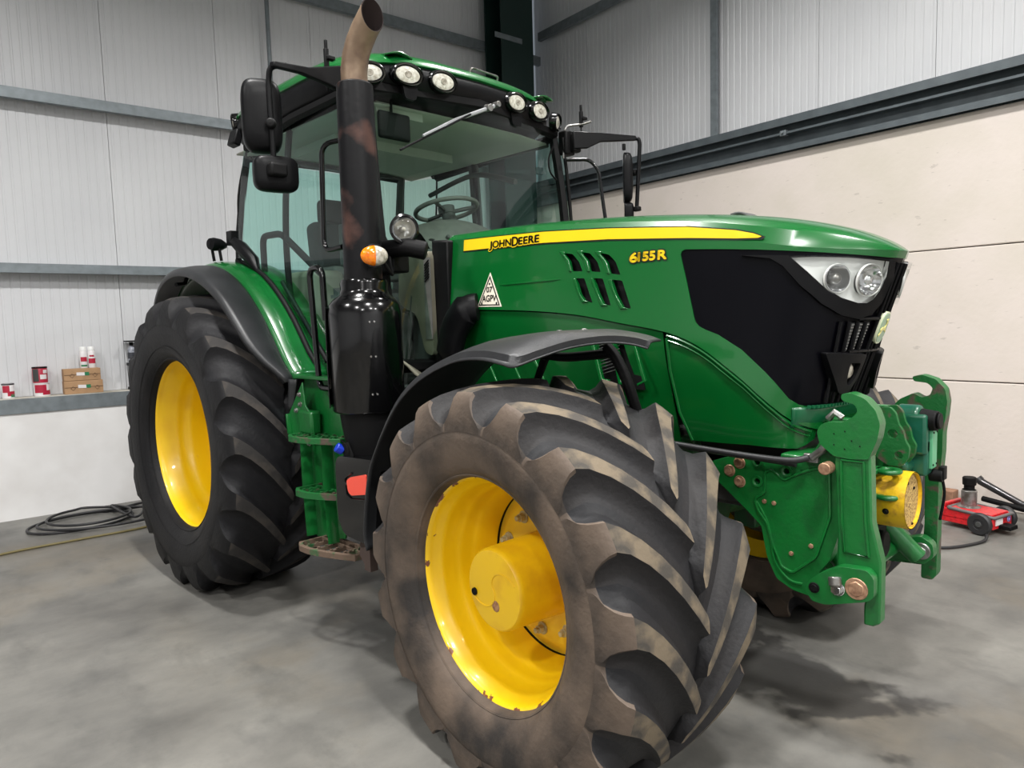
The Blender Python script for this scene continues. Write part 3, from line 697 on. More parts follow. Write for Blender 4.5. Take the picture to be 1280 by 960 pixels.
for sg in (1, -1):
    mb = MB(); fo = HS(.0050, .001)
    ff = (lambda u, v: fo(u, v)) if sg > 0 else (lambda u, v: (lambda p: (p[0], -p[1], p[2]))(fo(2*.48-u, v)))
    halo = MB(); fh = HS(.0042, .001)
    for mbx, fx, bo in ((mb, fo, .0014), (halo, fh, .006)):
        g = (lambda u, v, fx=fx: fx(u, v)) if sg > 0 else (lambda u, v, fx=fx: (lambda p: (p[0], -p[1], p[2]))(fx(.964-u, v)))
        text_on(mbx, 'OHN', .346, 1.9215, .124, .032, g, bold=bo); text_on(mbx, 'EERE', .520, 1.9205, .128, .032, g, bold=bo)
        text_on(mbx, 'J', .321, 1.911, .020, .042, g, bold=bo); text_on(mbx, 'D', .478, 1.9175, .038, .041, g, bold=bo)
    halo.build('lettering_halo', YELLOWD, hood, smooth=0, fix=False); mb.build('maker_lettering', BLACKD, hood, smooth=0, fix=False)
    mb = MB(); ha = MB()
    for mbx, off, bo in ((mb, .0040, .0022), (ha, .0025, .0075)):
        fx = HS(off, .001); g = (lambda u, v, fx=fx: fx(u, v)) if sg > 0 else (lambda u, v, fx=fx: (lambda p: (p[0], -p[1], p[2]))(fx(2.455-u, v)))
        text_on(mbx, '6', 1.143, 1.790, .034, .036, g, bold=bo); text_on(mbx, '155', 1.182, 1.792, .076, .033, g, bold=bo); text_on(mbx, 'R', 1.272, 1.792, .036, .033, g, bold=bo)
    ha.build('lettering_outline', BLACKD, hood, smooth=0, fix=False); mb.build('model_lettering', YELLOWD, hood, smooth=0, fix=False)  # black printed outline behind the yellow model number
mb = MB(); plate(mb, [(0.252, 1.645), (0.422, 1.641), (0.334, 1.806)], HS(.002, .002)); tb = mb.build('warning_triangle', WHITED, hood)
mb = MB(); tri = [(0.261, 1.651), (0.412, 1.647), (0.334, 1.792)]; tri2 = [(0.270, 1.656), (0.402, 1.652), (0.334, 1.778)]
plate(mb, tri, HS(.0030, .001), holes=[tri2])
g = lambda u, v: HS(.0032)(u, v)
text_on(mb, '07', .314, 1.712, .040, .026, g, bold=.001); text_on(mb, 'AGPV', .286, 1.668, .098, .030, g, bold=.001)
for c in ((.284, 1.661), (.388, 1.658), (.334, 1.752)): mb.add([g(c[0]+.006*math.cos(a), c[1]+.006*math.sin(a)) for a in [i*math.pi/4 for i in range(8)]], [tuple(range(8))])
mb.build('triangle_print', BLACKD, tb, smooth=0, fix=False)
# lower panels between seam and chassis
def lower_panels():
    mb = MB(); f = HS(-.010, .006)
    bot = [(1.33, 1.06), (1.0, 1.05), (.5, 1.05), (.02, 1.05)]
    top = [(s, zseam(s)-.004) for s in [.02+1.28*i/30 for i in range(31)]]
    L1 = [(0.976, 1.475), (1.026, 1.475), (1.072, 1.316), (1.023, 1.323)]; L2 = [(1.078, 1.466), (1.114, 1.464), (1.157, 1.307), (1.119, 1.314)]
    plate(mb, top+bot, (lambda s_, z_, sd=0: (lambda p: (p[0], p[1]+.22*max(0, zseam(s_)-z_-.02), p[2]))(f(s_, z_, sd))), holes=[L1, L2], step=.06)
    q = mb.build('side_panel', GREEN, tractor, smooth=40)
    bk = MB(); plate(bk, [(.94, 1.50), (1.15, 1.49), (1.2, 1.28), (1.0, 1.28)], HS(-.05, .004), step=.1); bk.build('panel_mesh', BLACKM, q)
    for i in range(11):
        b = MB(); z = 1.335+i*.014; b.tube([HS(-.03)(.965+.02, z), HS(-.03)(1.09, z+.03)], .002, 5); b.build('mesh_wire', STEEL if i % 3 == 0 else GREYD, q)
    for V in (L1, L2):
        b = MB(); b.prism([(V[0][0]-.014, V[0][1]), (V[0][0]+.002, V[0][1]), (V[3][0]+.002, V[3][1]), (V[3][0]+.035, V[3][1]-.004), (V[3][0]+.03, V[3][1]-.014), (V[3][0]-.012, V[3][1]-.010)], HS(.004, .02)); b.build('panel_rib', GREEN, q, bevel=.003)
    b = MB(); b.prism([(1.17, 1.47), (1.182, 1.47), (1.235, 1.32), (1.195, 1.30), (1.195, 1.31), (1.222, 1.322)], HS(.002, .015)); b.build('panel_rib', GREEN, q, bevel=.002)
    for x0 in (.30, .47, .62):
        b = MB(); b.prism([(x0, 1.42), (x0+.012, 1.42), (x0+.10, 1.27), (x0+.085, 1.27)], HS(.0, .012)); b.build('panel_rib', GREEN, q, bevel=.003)
    m2 = MB(); m2.v = [(x, -y, z) for x, y, z in mb.v]; m2.f = [t[::-1] for t in mb.f]; m2.m = mb.m; m2.build('side_panel', GREEN, tractor, smooth=40)
    # front panel, under the sweeping seam
    def tuck(off, th=.006):
        h0 = HS(off, th)
        def fn(s, z, side=0):
            p = h0(s, z, side); k = .20*max(0, zseam(s)-z-.02); return (p[0], p[1]+k, p[2])
        return fn
    f2 = tuck(-.014, .006); mb = MB()
    top = [(s, zseam(s)-.004) for s in [1.312+.66*i/26 for i in range(27)]]
    bot = [(1.97, 1.116), (1.90, 1.098), (1.84, 1.088), (1.626, 1.094), (1.386, 1.088), (1.345, 1.20), (1.325, 1.36)]
    plate(mb, top+bot, f2, step=.05); fp = mb.build('front_side_panel', GREEN, tractor, smooth=40)
    m2 = MB(); m2.v = [(x, -y, z) for x, y, z in mb.v]; m2.f = [t[::-1] for t in mb.f]; m2.m = mb.m; m2.build('front_side_panel', GREEN, tractor, smooth=40)
    for off, dz, r in ((-.008, -.012, .006), (-.012, -.030, .004)):
        b = MB(); b.tube([HS(off)(s, zseam(s)+dz) for s in [1.32+.60*i/30 for i in range(31)]], r, 8); b.build('panel_rib', GREEN, fp)
    b = MB(); b.tube([tuck(-.008)(*p) for p in ((1.318, 1.49), (1.325, 1.36), (1.345, 1.20), (1.388, 1.09))], .006, 8); b.build('panel_rib', GREEN, fp)
lower_panels()
# lip below the grille and its teal tinted end
mb = MB(); mb.grid(lambda u, v: (lambda s: HS(.004+.006*math.sin(v*math.pi)-.012*v)(s, (1.236 if abs(s-SMAX) < .3 else 1.24)-.075*v))(1.80+(2*SMAX-3.60)*u), 40, 8)
mb.build('bumper_lip', LIPG, tractor, smooth=60, solid=.006)
mb = MB()
for i in range(14):
    s = 1.87+i*.022; f = HS(.012, .02); mb.box(f(s, 1.243), (.010, .012, .010))
mb.build('bumper_teeth', LIPG, tractor)
# gloss black side window mesh, wrapping the nose
HL = [(1.764, 1.764), (1.846, 1.762), (1.955, 1.755), (2.104, 1.740), (2.113, 1.689), (2.104, 1.643), (2.085, 1.612), (2.060, 1.600), (2.02, 1.601), (1.949, 1.620), (1.884, 1.655), (1.82, 1.712)]
wb = MB(); f = HS(-.005, .005)
plate(wb, [(s, z+.001) for s, z in WIN[:-1]]+[(SMAX, 1.751), (SMAX, 1.225)]+[(s, z) for s, z in WINB[:-1][::-1]], f, holes=[[(s, z-.001) for s, z in HL]], step=.05)
wb.v, n0 = wb.v, len(wb.v); fs0 = list(wb.f); wb.add([(x, -y, z) for x, y, z in wb.v], [t[::-1] for t in fs0])
grille = wb.build('grille_shroud', WINDOWB, tractor, smooth=40)
# headlight surround
def grow(poly, d):
    cx = sum(p[0] for p in poly)/len(poly); cy = sum(p[1] for p in poly)/len(poly); out = []; n = len(poly)
    for i in range(n):
        a = Vector(poly[i-1]); p = Vector(poly[i]); b = Vector(poly[(i+1) % n]); t = ((p-a).normalized()+(b-p).normalized()).normalized(); nn = Vector((t.y, -t.x))
        if nn.dot(p-Vector((cx, cy))) < 0: nn = -nn
        out.append(tuple(p+nn*d))
    return out
HL0 = HL
for sg in (1, -1):
    HL = HL0
    def B(mb, name, m, par, **k):
        if sg < 0: mb.v = [(x, -y, z) for x, y, z in mb.v]
        return mb.build(name, m, par, **k)
    mb = MB(); sur = [(1.60, 1.780), (1.78, 1.768), (2.13, 1.744), (2.150, 1.69), (2.135, 1.60), (2.10, 1.560), (2.04, 1.545), (1.96, 1.560), (1.88, 1.60), (1.80, 1.665), (1.74, 1.735), (1.70, 1.762)]
    plate(mb, sur, HS(.010, .016), holes=[grow(HL, .004)], step=.04); hs = B(mb, 'headlight_surround', BLACKP, grille, smooth=40, bevel=.003)
    if sg < 0: HL = [(s+(.045 if s > 2.04 else 0), z) for s, z in HL]
    bowls = ((1.925, 1.684, .046), (2.050, 1.676, .052)) if sg > 0 else ((1.925, 1.684, .046), (2.06, 1.676, .052))
    mb = MB(); plate(mb, HL, HS(-.012 if sg > 0 else .004, .006), holes=[[(b[0]+b[2]*.96*math.cos(i*math.pi/12), b[1]+b[2]*.96*math.sin(i*math.pi/12)) for i in range(24)] for b in bowls], step=.025); plate(mb, HL, HS(-.060, .004), step=.05); hl = B(mb, 'headlight', REFL, tractor, smooth=40)
    mb = MB(); plate(mb, grow(HL, .003), HS(.010 if sg > 0 else .022, .004), step=.04, back=False); B(mb, 'headlight_lens', LENSG, hl, smooth=60)
    mb = MB()
    for i in range(len(HL)):
        a = HL[i]; b = HL[(i+1) % len(HL)]; fo = HS(.010); fi = HS(-.012)
        mb.add([fo(*a), fo(*b), fi(*b), fi(*a)], [(0, 1, 2, 3)])
    B(mb, 'headlight_rim', CHROME, hl)
    for (s, z, r) in bowls:
        c = Vector(HS(-.012 if sg > 0 else .004)(s, z)); n = (Vector(HS(.03)(s, z))-c).normalized(); n = (n+Vector((.25, 0, 0))).normalized()
        mb = MB(); mb.lathe([(r, .012), (r*.97, .012), (r*.86, -.002), (r*.6, -.016), (r*.3, -.024), (0, -.026)], c=c+n*.006, axis=n, n=28); B(mb, 'reflector_bowl', CHROME, hl, smooth=50)
        mb = MB(); mb.lathe([(r*.42, -.02), (r*.42, .0), (r*.36, .008), (r*.2, .013), (0, .015)], c=c+n*.006, axis=n, n=24); B(mb, 'bulb_shield', STEEL if s < 2 else CHROME, hl, smooth=50)
        mb = MB(); mb.lathe([(r*1.12, .008), (r*1.06, .015), (r*1.0, .010)], c=c+n*.004, axis=n, n=28); B(mb, 'reflector_ring', REFL, hl, smooth=50)
    # front work lamp pod in the lower grille
    mb = MB(); pod = round_poly([(1.905, 1.432), (2.122, 1.424), (2.112, 1.350), (2.065, 1.278), (2.000, 1.290), (1.945, 1.365)], .012, 3)
    win = round_poly([(2.035, 1.395), (2.098, 1.394), (2.088, 1.345), (2.062, 1.312), (2.040, 1.32), (2.034, 1.355)], .010, 3)
    plate(mb, pod, HS(.028, .034), holes=[win], step=.04); pd = B(mb, 'grille_lamp_pod', BLACKP, grille, smooth=40, bevel=.004)
    mb = MB(); plate(mb, win, HS(.002, .004)); B(mb, 'pod_recess', BLACKM, pd)
    c = Vector(HS(.006)(2.064, 1.362)); n = (Vector(HS(.03)(2.064, 1.362))-c).normalized()
    mb = MB(); mb.lathe([(.022, -.004), (.021, .006), (.014, .012), (0, .014)], c=c, axis=n, n=24); mb.v = [(x, y, c.z+(z-c.z)*1.35) for x, y, z in mb.v]; B(mb, 'grille_lamp_lens', CLEARL, pd, smooth=60)
    # grille bars and perforated strips beside the badge
    for i, s in enumerate((1.97, 2.01, 2.05, 2.09, 2.155, 2.178)):
        mb = MB(); top = 1.535 if s < 2.1 else 1.735
        mb.tube([HS(.004)(s-.0*(t < .5), 1.25+(top-1.25)*t) for t in [k/8 for k in range(9)]], .0065, 6); B(mb, 'grille_bar', BLACKP, grille)
    for s in (2.030, 2.072, 2.108):
        mb = MB(); plate(mb, [(s-.010, 1.53), (s+.008, 1.53), (s+.000, 1.432), (s-.018, 1.432)], HS(.001, .002), step=.03); st = B(mb, 'grille_strip', GREYD, grille)
        mb = MB()
        for q in range(9):
            for w_ in range(2):
                cc = HS(.002, .002)(s-.012+.008*w_+(.005 if True else 0)+(q-4)*.0011, 1.440+q*.0105); mb.lathe([(.0024, 0), (0, .001)], c=cc, axis=(.8, -.6*1, 0), n=6)
        B(mb, 'strip_holes', STEEL, st)['kind'] = 'stuff'
for z, w in ((1.545, .30), (1.43, .32)):
    mb = MB(); mb.tube([HS(.004)(SMAX-w/2*1.0+w*i/12, z) for i in range(13)], .007, 6); mb.build('grille_crossbar', BLACKP, grille)
# oval badge with the leaping deer
bc = Vector(HS(.018)(SMAX, 1.513)); bx = Vector((0, 1, 0)); bz = (Vector(HS()(SMAX, 1.60))-Vector(HS()(SMAX, 1.42))).normalized(); bn = bx.cross(bz).normalized()
if bn.x < 0: bn = -bn
def BD(off, th=.003): return lambda u, v, s=0: tuple(bc+bx*u+bz*v+bn*(off-(th if s else 0)))
ov = lambda a, b, n=28: [(a*math.copysign(abs(math.cos(2*math.pi*i/n))**.7, math.cos(2*math.pi*i/n)), b*math.copysign(abs(math.sin(2*math.pi*i/n))**.8, math.sin(2*math.pi*i/n))) for i in range(n)]
mb = MB(); mb.prism(ov(.040, .060), BD(-.004, .014)); badge = mb.build('front_badge', mat('badge_cream', srgb(206, 212, 180), .3, coat=.4), grille, bevel=.002)
mb = MB(); plate(mb, ov(.035, .054), BD(-.0025, .002)); mb.build('badge_field', mat('badge_green', srgb(124, 160, 128), .3, coat=.4), badge)
deer = [(-.034, -.006), (-.026, .004), (-.012, .008), (.002, .006), (.012, .014), (.016, .026), (.010, .036), (.004, .040), (.008, .044), (.014, .040), (.016, .047), (.020, .040), (.024, .046), (.024, .034), (.032, .028), (.031, .023), (.025, .022), (.022, .008), (.024, -.004), (.034, -.010), (.030, -.018), (.026, -.013), (.014, -.008), (.004, -.008), (-.010, -.008), (-.016, -.020), (-.028, -.030), (-.036, -.036), (-.040, -.030), (-.030, -.022), (-.026, -.012)]
mb = MB(); mb.prism([(u*.80, v*.80-.002) for u, v in deer], BD(-.0005, .002)); mb.build('badge_deer', mat('badge_gold', srgb(226, 214, 130), .35), badge, smooth=0)
mb = MB(); mb.lathe([(.012, 0), (.012, .006), (.008, .008), (0, .008)], c=(3.0, -.20, 2.01), n=12); 
mb = MB(); mb.grid(lambda u, v: (3.02+.10*u, -.05+.10*v, 1.980+.020*math.sin(min(1, u*1.6)*math.pi/2)-.02*u-.03*u*u), 8, 6); mb.build('bonnet_vent', GREYD, hood, solid=.01)
# ------------------------------------------------------------------ cab
def both(fn):
    for sg in (1, -1): fn(sg)
def frame_tube(name, pts, r, m=BLACKM, par=None, n=8, flat=1.0):
    mb = MB(); mb.tube(pts, r, n, ry=flat); return mb.build(name, m, par or tractor, smooth=50)
cab = MB()
def bar(mb, pts, w, d):
    """rectangular bar along pts"""
    mb.tube(pts, w, 4, ry=d/w)
AT, AM, AB_ = (1.36, .745, 2.74), (1.425, .765, 2.20), (1.50, .70, 1.36)
CT, CM, CB = (.16, .745, 2.68), (.05, .775, 2.13), (-.02, .74, 1.75)
cabf = MB()
for sg in (-1, 1):
    f = lambda p: (p[0], sg*p[1], p[2])
    cabf.tube(smooth_path([f(AT), f(AM), f(AB_)], 6), .030, 6)
    cabf.tube(smooth_path([f(CT), f((.085, .785, 2.40)), f(CM)], 6), .007, 6)
    cabf.tube(smooth_path([f((-.12, .62, 2.70)), f((-.22, .66, 2.2)), f((-.26, .66, 1.75))], 5), .022, 6)
    cabf.tube([f(AT), f((.8, .77, 2.72)), f(CT)], .028, 6)
    cabf.tube([f((1.50, .70, 1.36)), f((1.1, .75, 1.22)), f((.80, .78, 1.25))], .03, 6)
cabf.tube(smooth_path([(1.435, -.705, 2.74), (1.505, -.715, 2.10), (1.525, -.68, 1.50)], 6), .022, 6)
cabf.tube([(AT[0]+.01, -.74, 2.76), (1.47, 0, 2.78), (AT[0]+.01, .74, 2.76)], .035, 6)
cabf.tube([(1.50, -.70, 1.36), (1.56, 0, 1.34), (1.50, .70, 1.36)], .035, 6)
cabf.tube([(-.12, -.62, 2.70), (-.14, 0, 2.72), (-.12, .62, 2.70)], .035, 6)
cabf.tube([(-.26, -.66, 1.75), (-.28, 0, 1.75), (-.26, .66, 1.75)], .035, 6)
cab = cabf.build('cab_frame', BLACKM, tractor, smooth=50)
# glazing
def pane(name, fn, nu, nv, m, par=cab):
    mb = MB(); mb.grid(fn, nu, nv); return mb.build(name, m, par, smooth=180)
def ws(u, v):
    y = -.735+1.47*u; z = 2.75-1.36*v; bx_ = 1.375+.15*v-.02*math.sin(v*math.pi)
    y *= (1+.03*math.sin(v*math.pi))*(1-.04*v); return (bx_+.10*(1-(y/.735)**2), y, z)
pane('windscreen', ws, 24, 8, GLASS_F)
def side_glass(sg):
    # the door outline follows the rear mudguard arch at its lower rear
    lowz = [(-.02, 2.05), (.2, 1.93), (.45, 1.72), (.62, 1.50), (.74, 1.30), (.9, 1.24), (1.5, 1.34)]
    def f(u, v):
        x = .07+1.40*u; zt = 2.70+.03*u; zb = lerp_tab(lowz, x)
        z = zt+(zb-zt)*v; xx = x+.07*(1-v)*(1-u)-.04*u*(1-v)
        return (xx, sg*(.755+.05*math.sin(min(1, (2.70-z)/1.3)*math.pi)), z)
    pane('door_glass', f, 16, 12, GLASS)
    fr = MB(); fr.tube([Vector(f(i/24, 1))+Vector((0, sg*.004, 0)) for i in range(25)], .018, 6)
    fr.tube([Vector(f(1, j/12))+Vector((0, sg*.004, 0)) for j in range(13)], .012, 6)
    fr.tube([Vector(f(.38, j/12))+Vector((0, sg*-.05, 0)) for j in range(13)], .018, 6)
    fr.build('door_frame', BLACKM, cab, smooth=50)
    return f
both(side_glass)
def rear_glass(u, v):
    y = -.64+1.28*u; return (-.13-.13*v-.03*(1-(y/.64)**2), y, 2.68-.92*v)
pane('rear_window', rear_glass, 12, 6, GLASS)
def quarter(sg):
    pane('quarter_glass', lambda u, v: (lambda a, b: tuple(Vector(a).lerp(Vector(b), u)))((.16-.15*v, sg*(.745+.03*v), 2.68-.85*v), (-.12-.12*v, sg*(.62+.04*v), 2.68-.85*v)), 3, 6, GLASS)
both(quarter)
# rear and left window surrounds seen through the glass
lin = MB()
lin.box((-.10, 0, 2.71), (.05, 1.2, .05)); lin.box((-.16, 0, 1.70), (.06, 1.3, .3))
for y in (.60,): lin.tube([(-.10, y, 2.70), (-.19, y, 2.1), (-.24, y, 1.75)], .030, 6)
lin.build('rear_window_frame', GREYD, cab)
mb = MB()
for sg in (1,):
    mb.tube([(.60, .73, 2.70), (.60, .76, 2.2), (.60, .74, 1.7)], .038, 6); mb.box((.7, .75, 2.72), (1.2, .03, .05))
mb.build('left_pillar', GREYD, cab)
mb = MB(); mb.grid(lambda u, v: (-.1+1.44*u, -.70+1.4*v, 2.722-.02*(2*v-1)**4), 8, 6); mb.box((.45, 0, 2.69), (.5, .9, .07)); mb.box((1.2, -.42, 2.70), (.22, .3, .06))
mb.build('roof_lining', LINER, cab, solid=.01)
for (x0, x1, y, z) in ((.25, 1.15, -.40, 2.55),):
    frame_tube('cab_grab_rail', smooth_path([(x0, .60, 2.52), (.7, .64, 2.60), (x1, .60, 2.48)], 6), .018, GREYD, cab)
# roof: black moulded band with the lamps, green cap
def roof_outline(k=1.0, dx=0.0, n=64):
    """rounded rectangle in plan with a bowed front"""
    out = []
    for i in range(n):
        a = 2*math.pi*i/n; c, s = math.cos(a), math.sin(a)
        x = math.copysign(abs(c)**.42, c); y = math.copysign(abs(s)**.42, s)
        X = (.605+dx)+(.80*k)*x; Y = .80*k*y
        if x > 0: X += .055*(1-(Y/.80)**2)*x
        out.append((X, Y))
    return out
def ring_mesh(levels, cap_top=True, cap_bot=True):
    mb = MB(); n = 64; vs = []
    for (z, k, dx, droop) in levels:
        for (x, y) in roof_outline(k, dx): vs.append((x, y, z-droop*abs(y/.8)**2.2-(.04*max(0, (.3-x)) if droop else 0)))
    fs = [(i*n+j, i*n+(j+1) % n, (i+1)*n+(j+1) % n, (i+1)*n+j) for i in range(len(levels)-1) for j in range(n)]
    if cap_bot: fs.append(tuple(range(n))[::-1])
    if cap_top: fs.append(tuple((len(levels)-1)*n+j for j in range(n)))
    return mb.add(vs, fs)
rb_ = ring_mesh([(2.735, .90, -.02, 0), (2.745, .955, 0, 0), (2.77, .985, .01, .0), (2.82, 1.005, .035, .01), (2.865, 1.005, .04, .02), (2.90, .99, .03, .03), (2.91, .9, .02, .03)])
roofb = rb_.build('roof_band', BLACKP, tractor, smooth=45)
rc = ring_mesh([(2.888, .985, .025, .03), (2.905, 1.005, .03, .035), (2.922, 1.00, .028, .035), (2.950, .975, .02, .035), (2.974, .93, .01, .03), (2.988, .84, 0, .02), (2.992, .5, 0, .0), (2.985, .1, 0, 0)])
roofc = rc.build('roof_cap', GREEN, tractor, smooth=50)
for y in (-.50, .58):
    mb = MB(); mb.grid(lambda u, v, y=y: (1.0+.45*u, y-.07+.14*v, 2.968+.018*math.sin(v*math.pi)-.035*u*u), 8, 6)
    mb.build('roof_ridge', GREEN, roofc, solid=.008)
def roof_lamp(c, d, a=.068, b=.039, name='work_lamp', socket=True):
    c = Vector(c); d = Vector(d).normalized(); u = Vector((0, 0, 1)).cross(d).normalized(); w = d.cross(u)
    def ell(rx, ry, h): return [c+u*rx*math.cos(t)+w*ry*math.sin(t)+d*h for t in [2*math.pi*i/32 for i in range(32)]]
    def loft(rs, cap=True):
        mb = MB(); vs = [p for r in rs for p in ell(*r)]; k = len(rs)
        fs = [(i*32+j, i*32+(j+1) % 32, (i+1)*32+(j+1) % 32, (i+1)*32+j) for i in range(k-1) for j in range(32)]
        if cap: fs.append(tuple((k-1)*32+j for j in range(32)))
        return mb.add(vs, fs)
    if socket: h = loft([(a*1.36, b*1.5, -.03), (a*1.32, b*1.45, .010), (a*1.22, b*1.30, .016), (a*1.10, b*1.12, .004), (a*1.06, b*1.07, -.004)]).build(name, BLACKG, tractor, smooth=50)
    else: h = loft([(a*.7, b*.7, -.06), (a*1.0, b*1.0, -.03), (a*1.12, b*1.12, .0), (a*1.10, b*1.10, .008), (a, b, .004)]).build(name, BLACKP, tractor, smooth=50)
    loft([(a, b, -.006), (a, b, .004), (a*.9, b*.9, .006), (a*.5, b*.5, .010)]).build('lamp_lens', WORKL, h, smooth=60)
    loft([(a*.30, b*.42, .0105), (a*.28, b*.4, .013)]).build('bulb_cap', CLEARL, h)
    return h
for sg in (1, -1):
    roof_lamp((1.500, sg*.275, 2.838), (1, sg*.06, -.16)); roof_lamp((1.482, sg*.490, 2.832), (1, sg*.14, -.16)); roof_lamp((1.440, sg*.690, 2.810), (.9, sg*.50, -.2), .060, .037)
    roof_lamp((.05, sg*.765, 2.85), (-.35, sg*1, -.15), .044, .040)
# black hanging brackets under the rear roof corner and beneath visor
both(lambda sg: MB().box((.10, sg*.79, 2.745), (.10, .05, .10), rot=Matrix.Rotation(.3*sg, 3, 'X')).build('roof_bracket', BLACKP, roofb, bevel=.01))
for y in (-.47, .30):
    mb = MB(); mb.prism(round_poly([(y-.05, 2.79), (y+.05, 2.79), (y+.035, 2.715), (y-.035, 2.715)], .02), lambda u, v, s: (1.475-.02*s, u, v)); mb.build('visor_tab', BLACKP, roofb)
# black deflector and handle loop on the roof
mb = MB(); mb.tube(fillet([(1.42, -.02, 2.93), (1.44, -.02, 2.985), (1.43, .20, 2.985), (1.40, .20, 2.93)], .02), .006, 6); mb.build('roof_loop', STEEL, roofc)
# wiper
wp = MB(); wp.tube([(1.520, .075, 2.775), (1.50, -.20, 2.655), (1.525, -.44, 2.53)], [.011, .010, .007], 6); wiper = wp.build('wiper', mat('wiper_silver', srgb(176, 178, 180), .3, metal=.4), tractor)
mb = MB(); mb.tube([(1.515, -.10, 2.70), (1.515, -.58, 2.44)], .006, 6); mb.build('wiper_blade', BLACKM, wiper)
mb = MB(); mb.cyl((1.50, .09, 2.785), (1.545, .09, 2.785), .016, 16); mb.cyl((1.50, .03, 2.76), (1.54, .03, 2.755), .02, 12); mb.build('wiper_pivot', STEEL, wiper, bevel=.002)
# ------------------------------------------------------------------ cab interior
mb = MB(); mb.box((.62, 0, 1.19), (1.55, 1.36, .06)); mb.box((-.15, 0, 1.5), (.2, 1.3, .5)); mb.build('cab_floor', GREYD, cab)
seat = MB(); seat.box((.25, 0, 1.72), (.50, .50, .13)); s_ = seat.build('seat', SEATM, tractor, bevel=.04, segs=4)
MB().box((-.02, 0, 2.02), (.14, .48, .56), rot=Matrix.Rotation(-.12, 3, 'Y')).build('backrest', SEATM, s_, bevel=.05, segs=4)
MB().box((-.08, 0, 2.38), (.10, .28, .18)).build('headrest', SEATM, s_, bevel=.04, segs=4)
MB().box((.25, 0, 1.45), (.36, .36, .44)).build('seat_pedestal', GREYD, s_, bevel=.03)
for y in (-.32, .32): MB().box((.28, y, 1.92), (.38, .09, .07)).build('armrest', GREYP, s_, bevel=.02)
con = MB(); con.box((.35, -.52, 1.66), (.75, .26, .5), taper=.85); con.build('side_console', BEIGE, cab, bevel=.04, segs=3)
st = MB(); st.tube([(1.16, 0, 2.235), (1.36, 0, 1.9), (1.42, 0, 1.25)], [.04, .05, .09], 12); col_ = st.build('steering_column', GREYD, cab)
sw = MB(); ax = Vector((-.22, 0, .97)).normalized(); cc = Vector((1.16, 0.0, 2.245)); u_ = Vector((0, 1, 0)); w_ = ax.cross(u_)
ring = [cc+u_*.185*math.cos(t)+w_*.185*math.sin(t) for t in [2*math.pi*i/36 for i in range(37)]]
sw.tube(ring, .014, 8, caps=False); swo = sw.build('steering_wheel', GREYP, tractor, smooth=180)
sp = MB()
for t in (90, 210, 330): sp.tube([cc-ax*.02, cc+u_*.18*math.cos(R(t))+w_*.18*math.sin(R(t))], .012, 6)
sp.cyl(cc-ax*.03, cc+ax*.015, .05, 20); sp.build('wheel_spokes', GREYD, swo, smooth=50)
ds = MB(); ds.grid(lambda u, v: (1.20+.24*u, -.34+.68*v, 2.10+.07*math.sin(v*math.pi)-.16*u*u+.02*math.sin(u*3)), 8, 12); ds.grid(lambda u, v: (1.20+.24*u, -.34+.68*v, 2.10+.07*math.sin(v*math.pi)*(1-u)-.16*u*u-.12), 8, 12)
ds.grid(lambda u, v: (1.20-.02*math.sin(v*3.14), -.34+.68*u, 2.10+.07*math.sin(u*math.pi)-.12*v), 12, 3)
ds.build('dashboard', GREYP, cab, smooth=60)
MB().box((1.34, 0, 1.66), (.12, .66, .76)).build('instrument_housing', BLACKM, cab, bevel=.03)
MB().box((1.40, -.22, 1.62), (.16, .40, .70)).build('pedal_shroud', GREYD, cab, bevel=.04)
for y in (-.2, -.1, 0, .1, .2): MB().cyl((1.40, y, 2.04), (1.415, y, 2.05), .012, 10).build('dash_button', GREYD, cab)
# pillar of grey trim ahead of the door, with its decal strip, and dark shroud next to the bonnet
mb = MB(); poly = [(1.30, 1.93), (1.56, 1.95), (1.57, 1.40), (1.50, 1.42), (1.44, 1.62), (1.28, 1.68)]
mb.prism(round_poly(poly, .05), XZ(-.46, .12)); tr = mb.build('front_trim_panel', BEIGE, cab, bevel=.01)
MB().box((1.545, -.462, 1.70), (.055, .004, .42)).build('trim_decal', GREYP, tr)
mb = MB()
for i in range(7): mb.box((1.545, -.466, 1.80+i*.014), (.045, .004, .006), rot=Matrix.Rotation(-.6, 3, 'Y'))
mb.build('trim_louvre', BLACKM, tr)
mb = MB(); mb.prism([(1.545, 2.0), (1.67, 1.99), (1.67, 1.58), (1.60, 1.30), (1.54, 1.30)], XZ(-.43, .86)); mb.build('firewall', BLACKM, cab, bevel=.01)
mb = MB()
for z in (1.50, 1.58, 1.66, 1.74): mb.box((1.10, -.60, z), (.52, .03, .018))
mb.box((1.10, -.58, 1.62), (.56, .01, .34)); mb.build('pedal_grille', GREYD, cab)
mb = MB(); mb.tube(smooth_path([(.95, -.62, 1.24), (1.1, -.62, 1.42), (1.25, -.60, 1.50), (1.36, -.58, 1.30)], 6), .012, 6); mb.tube([(1.30, -.45, 1.25), (1.40, -.45, 1.72)], .012, 6); mb.build('pedal_linkage', GREYD, cab)
mb = MB(); mb.grid(lambda u, v: (1.18+.5*u, -.66+.16*v, 1.33+.10*math.sin(u*math.pi)-.1*v), 8, 3); mb.build('floor_mat', mat('beige_mat', srgb(130, 128, 112), .8), cab, solid=.01)
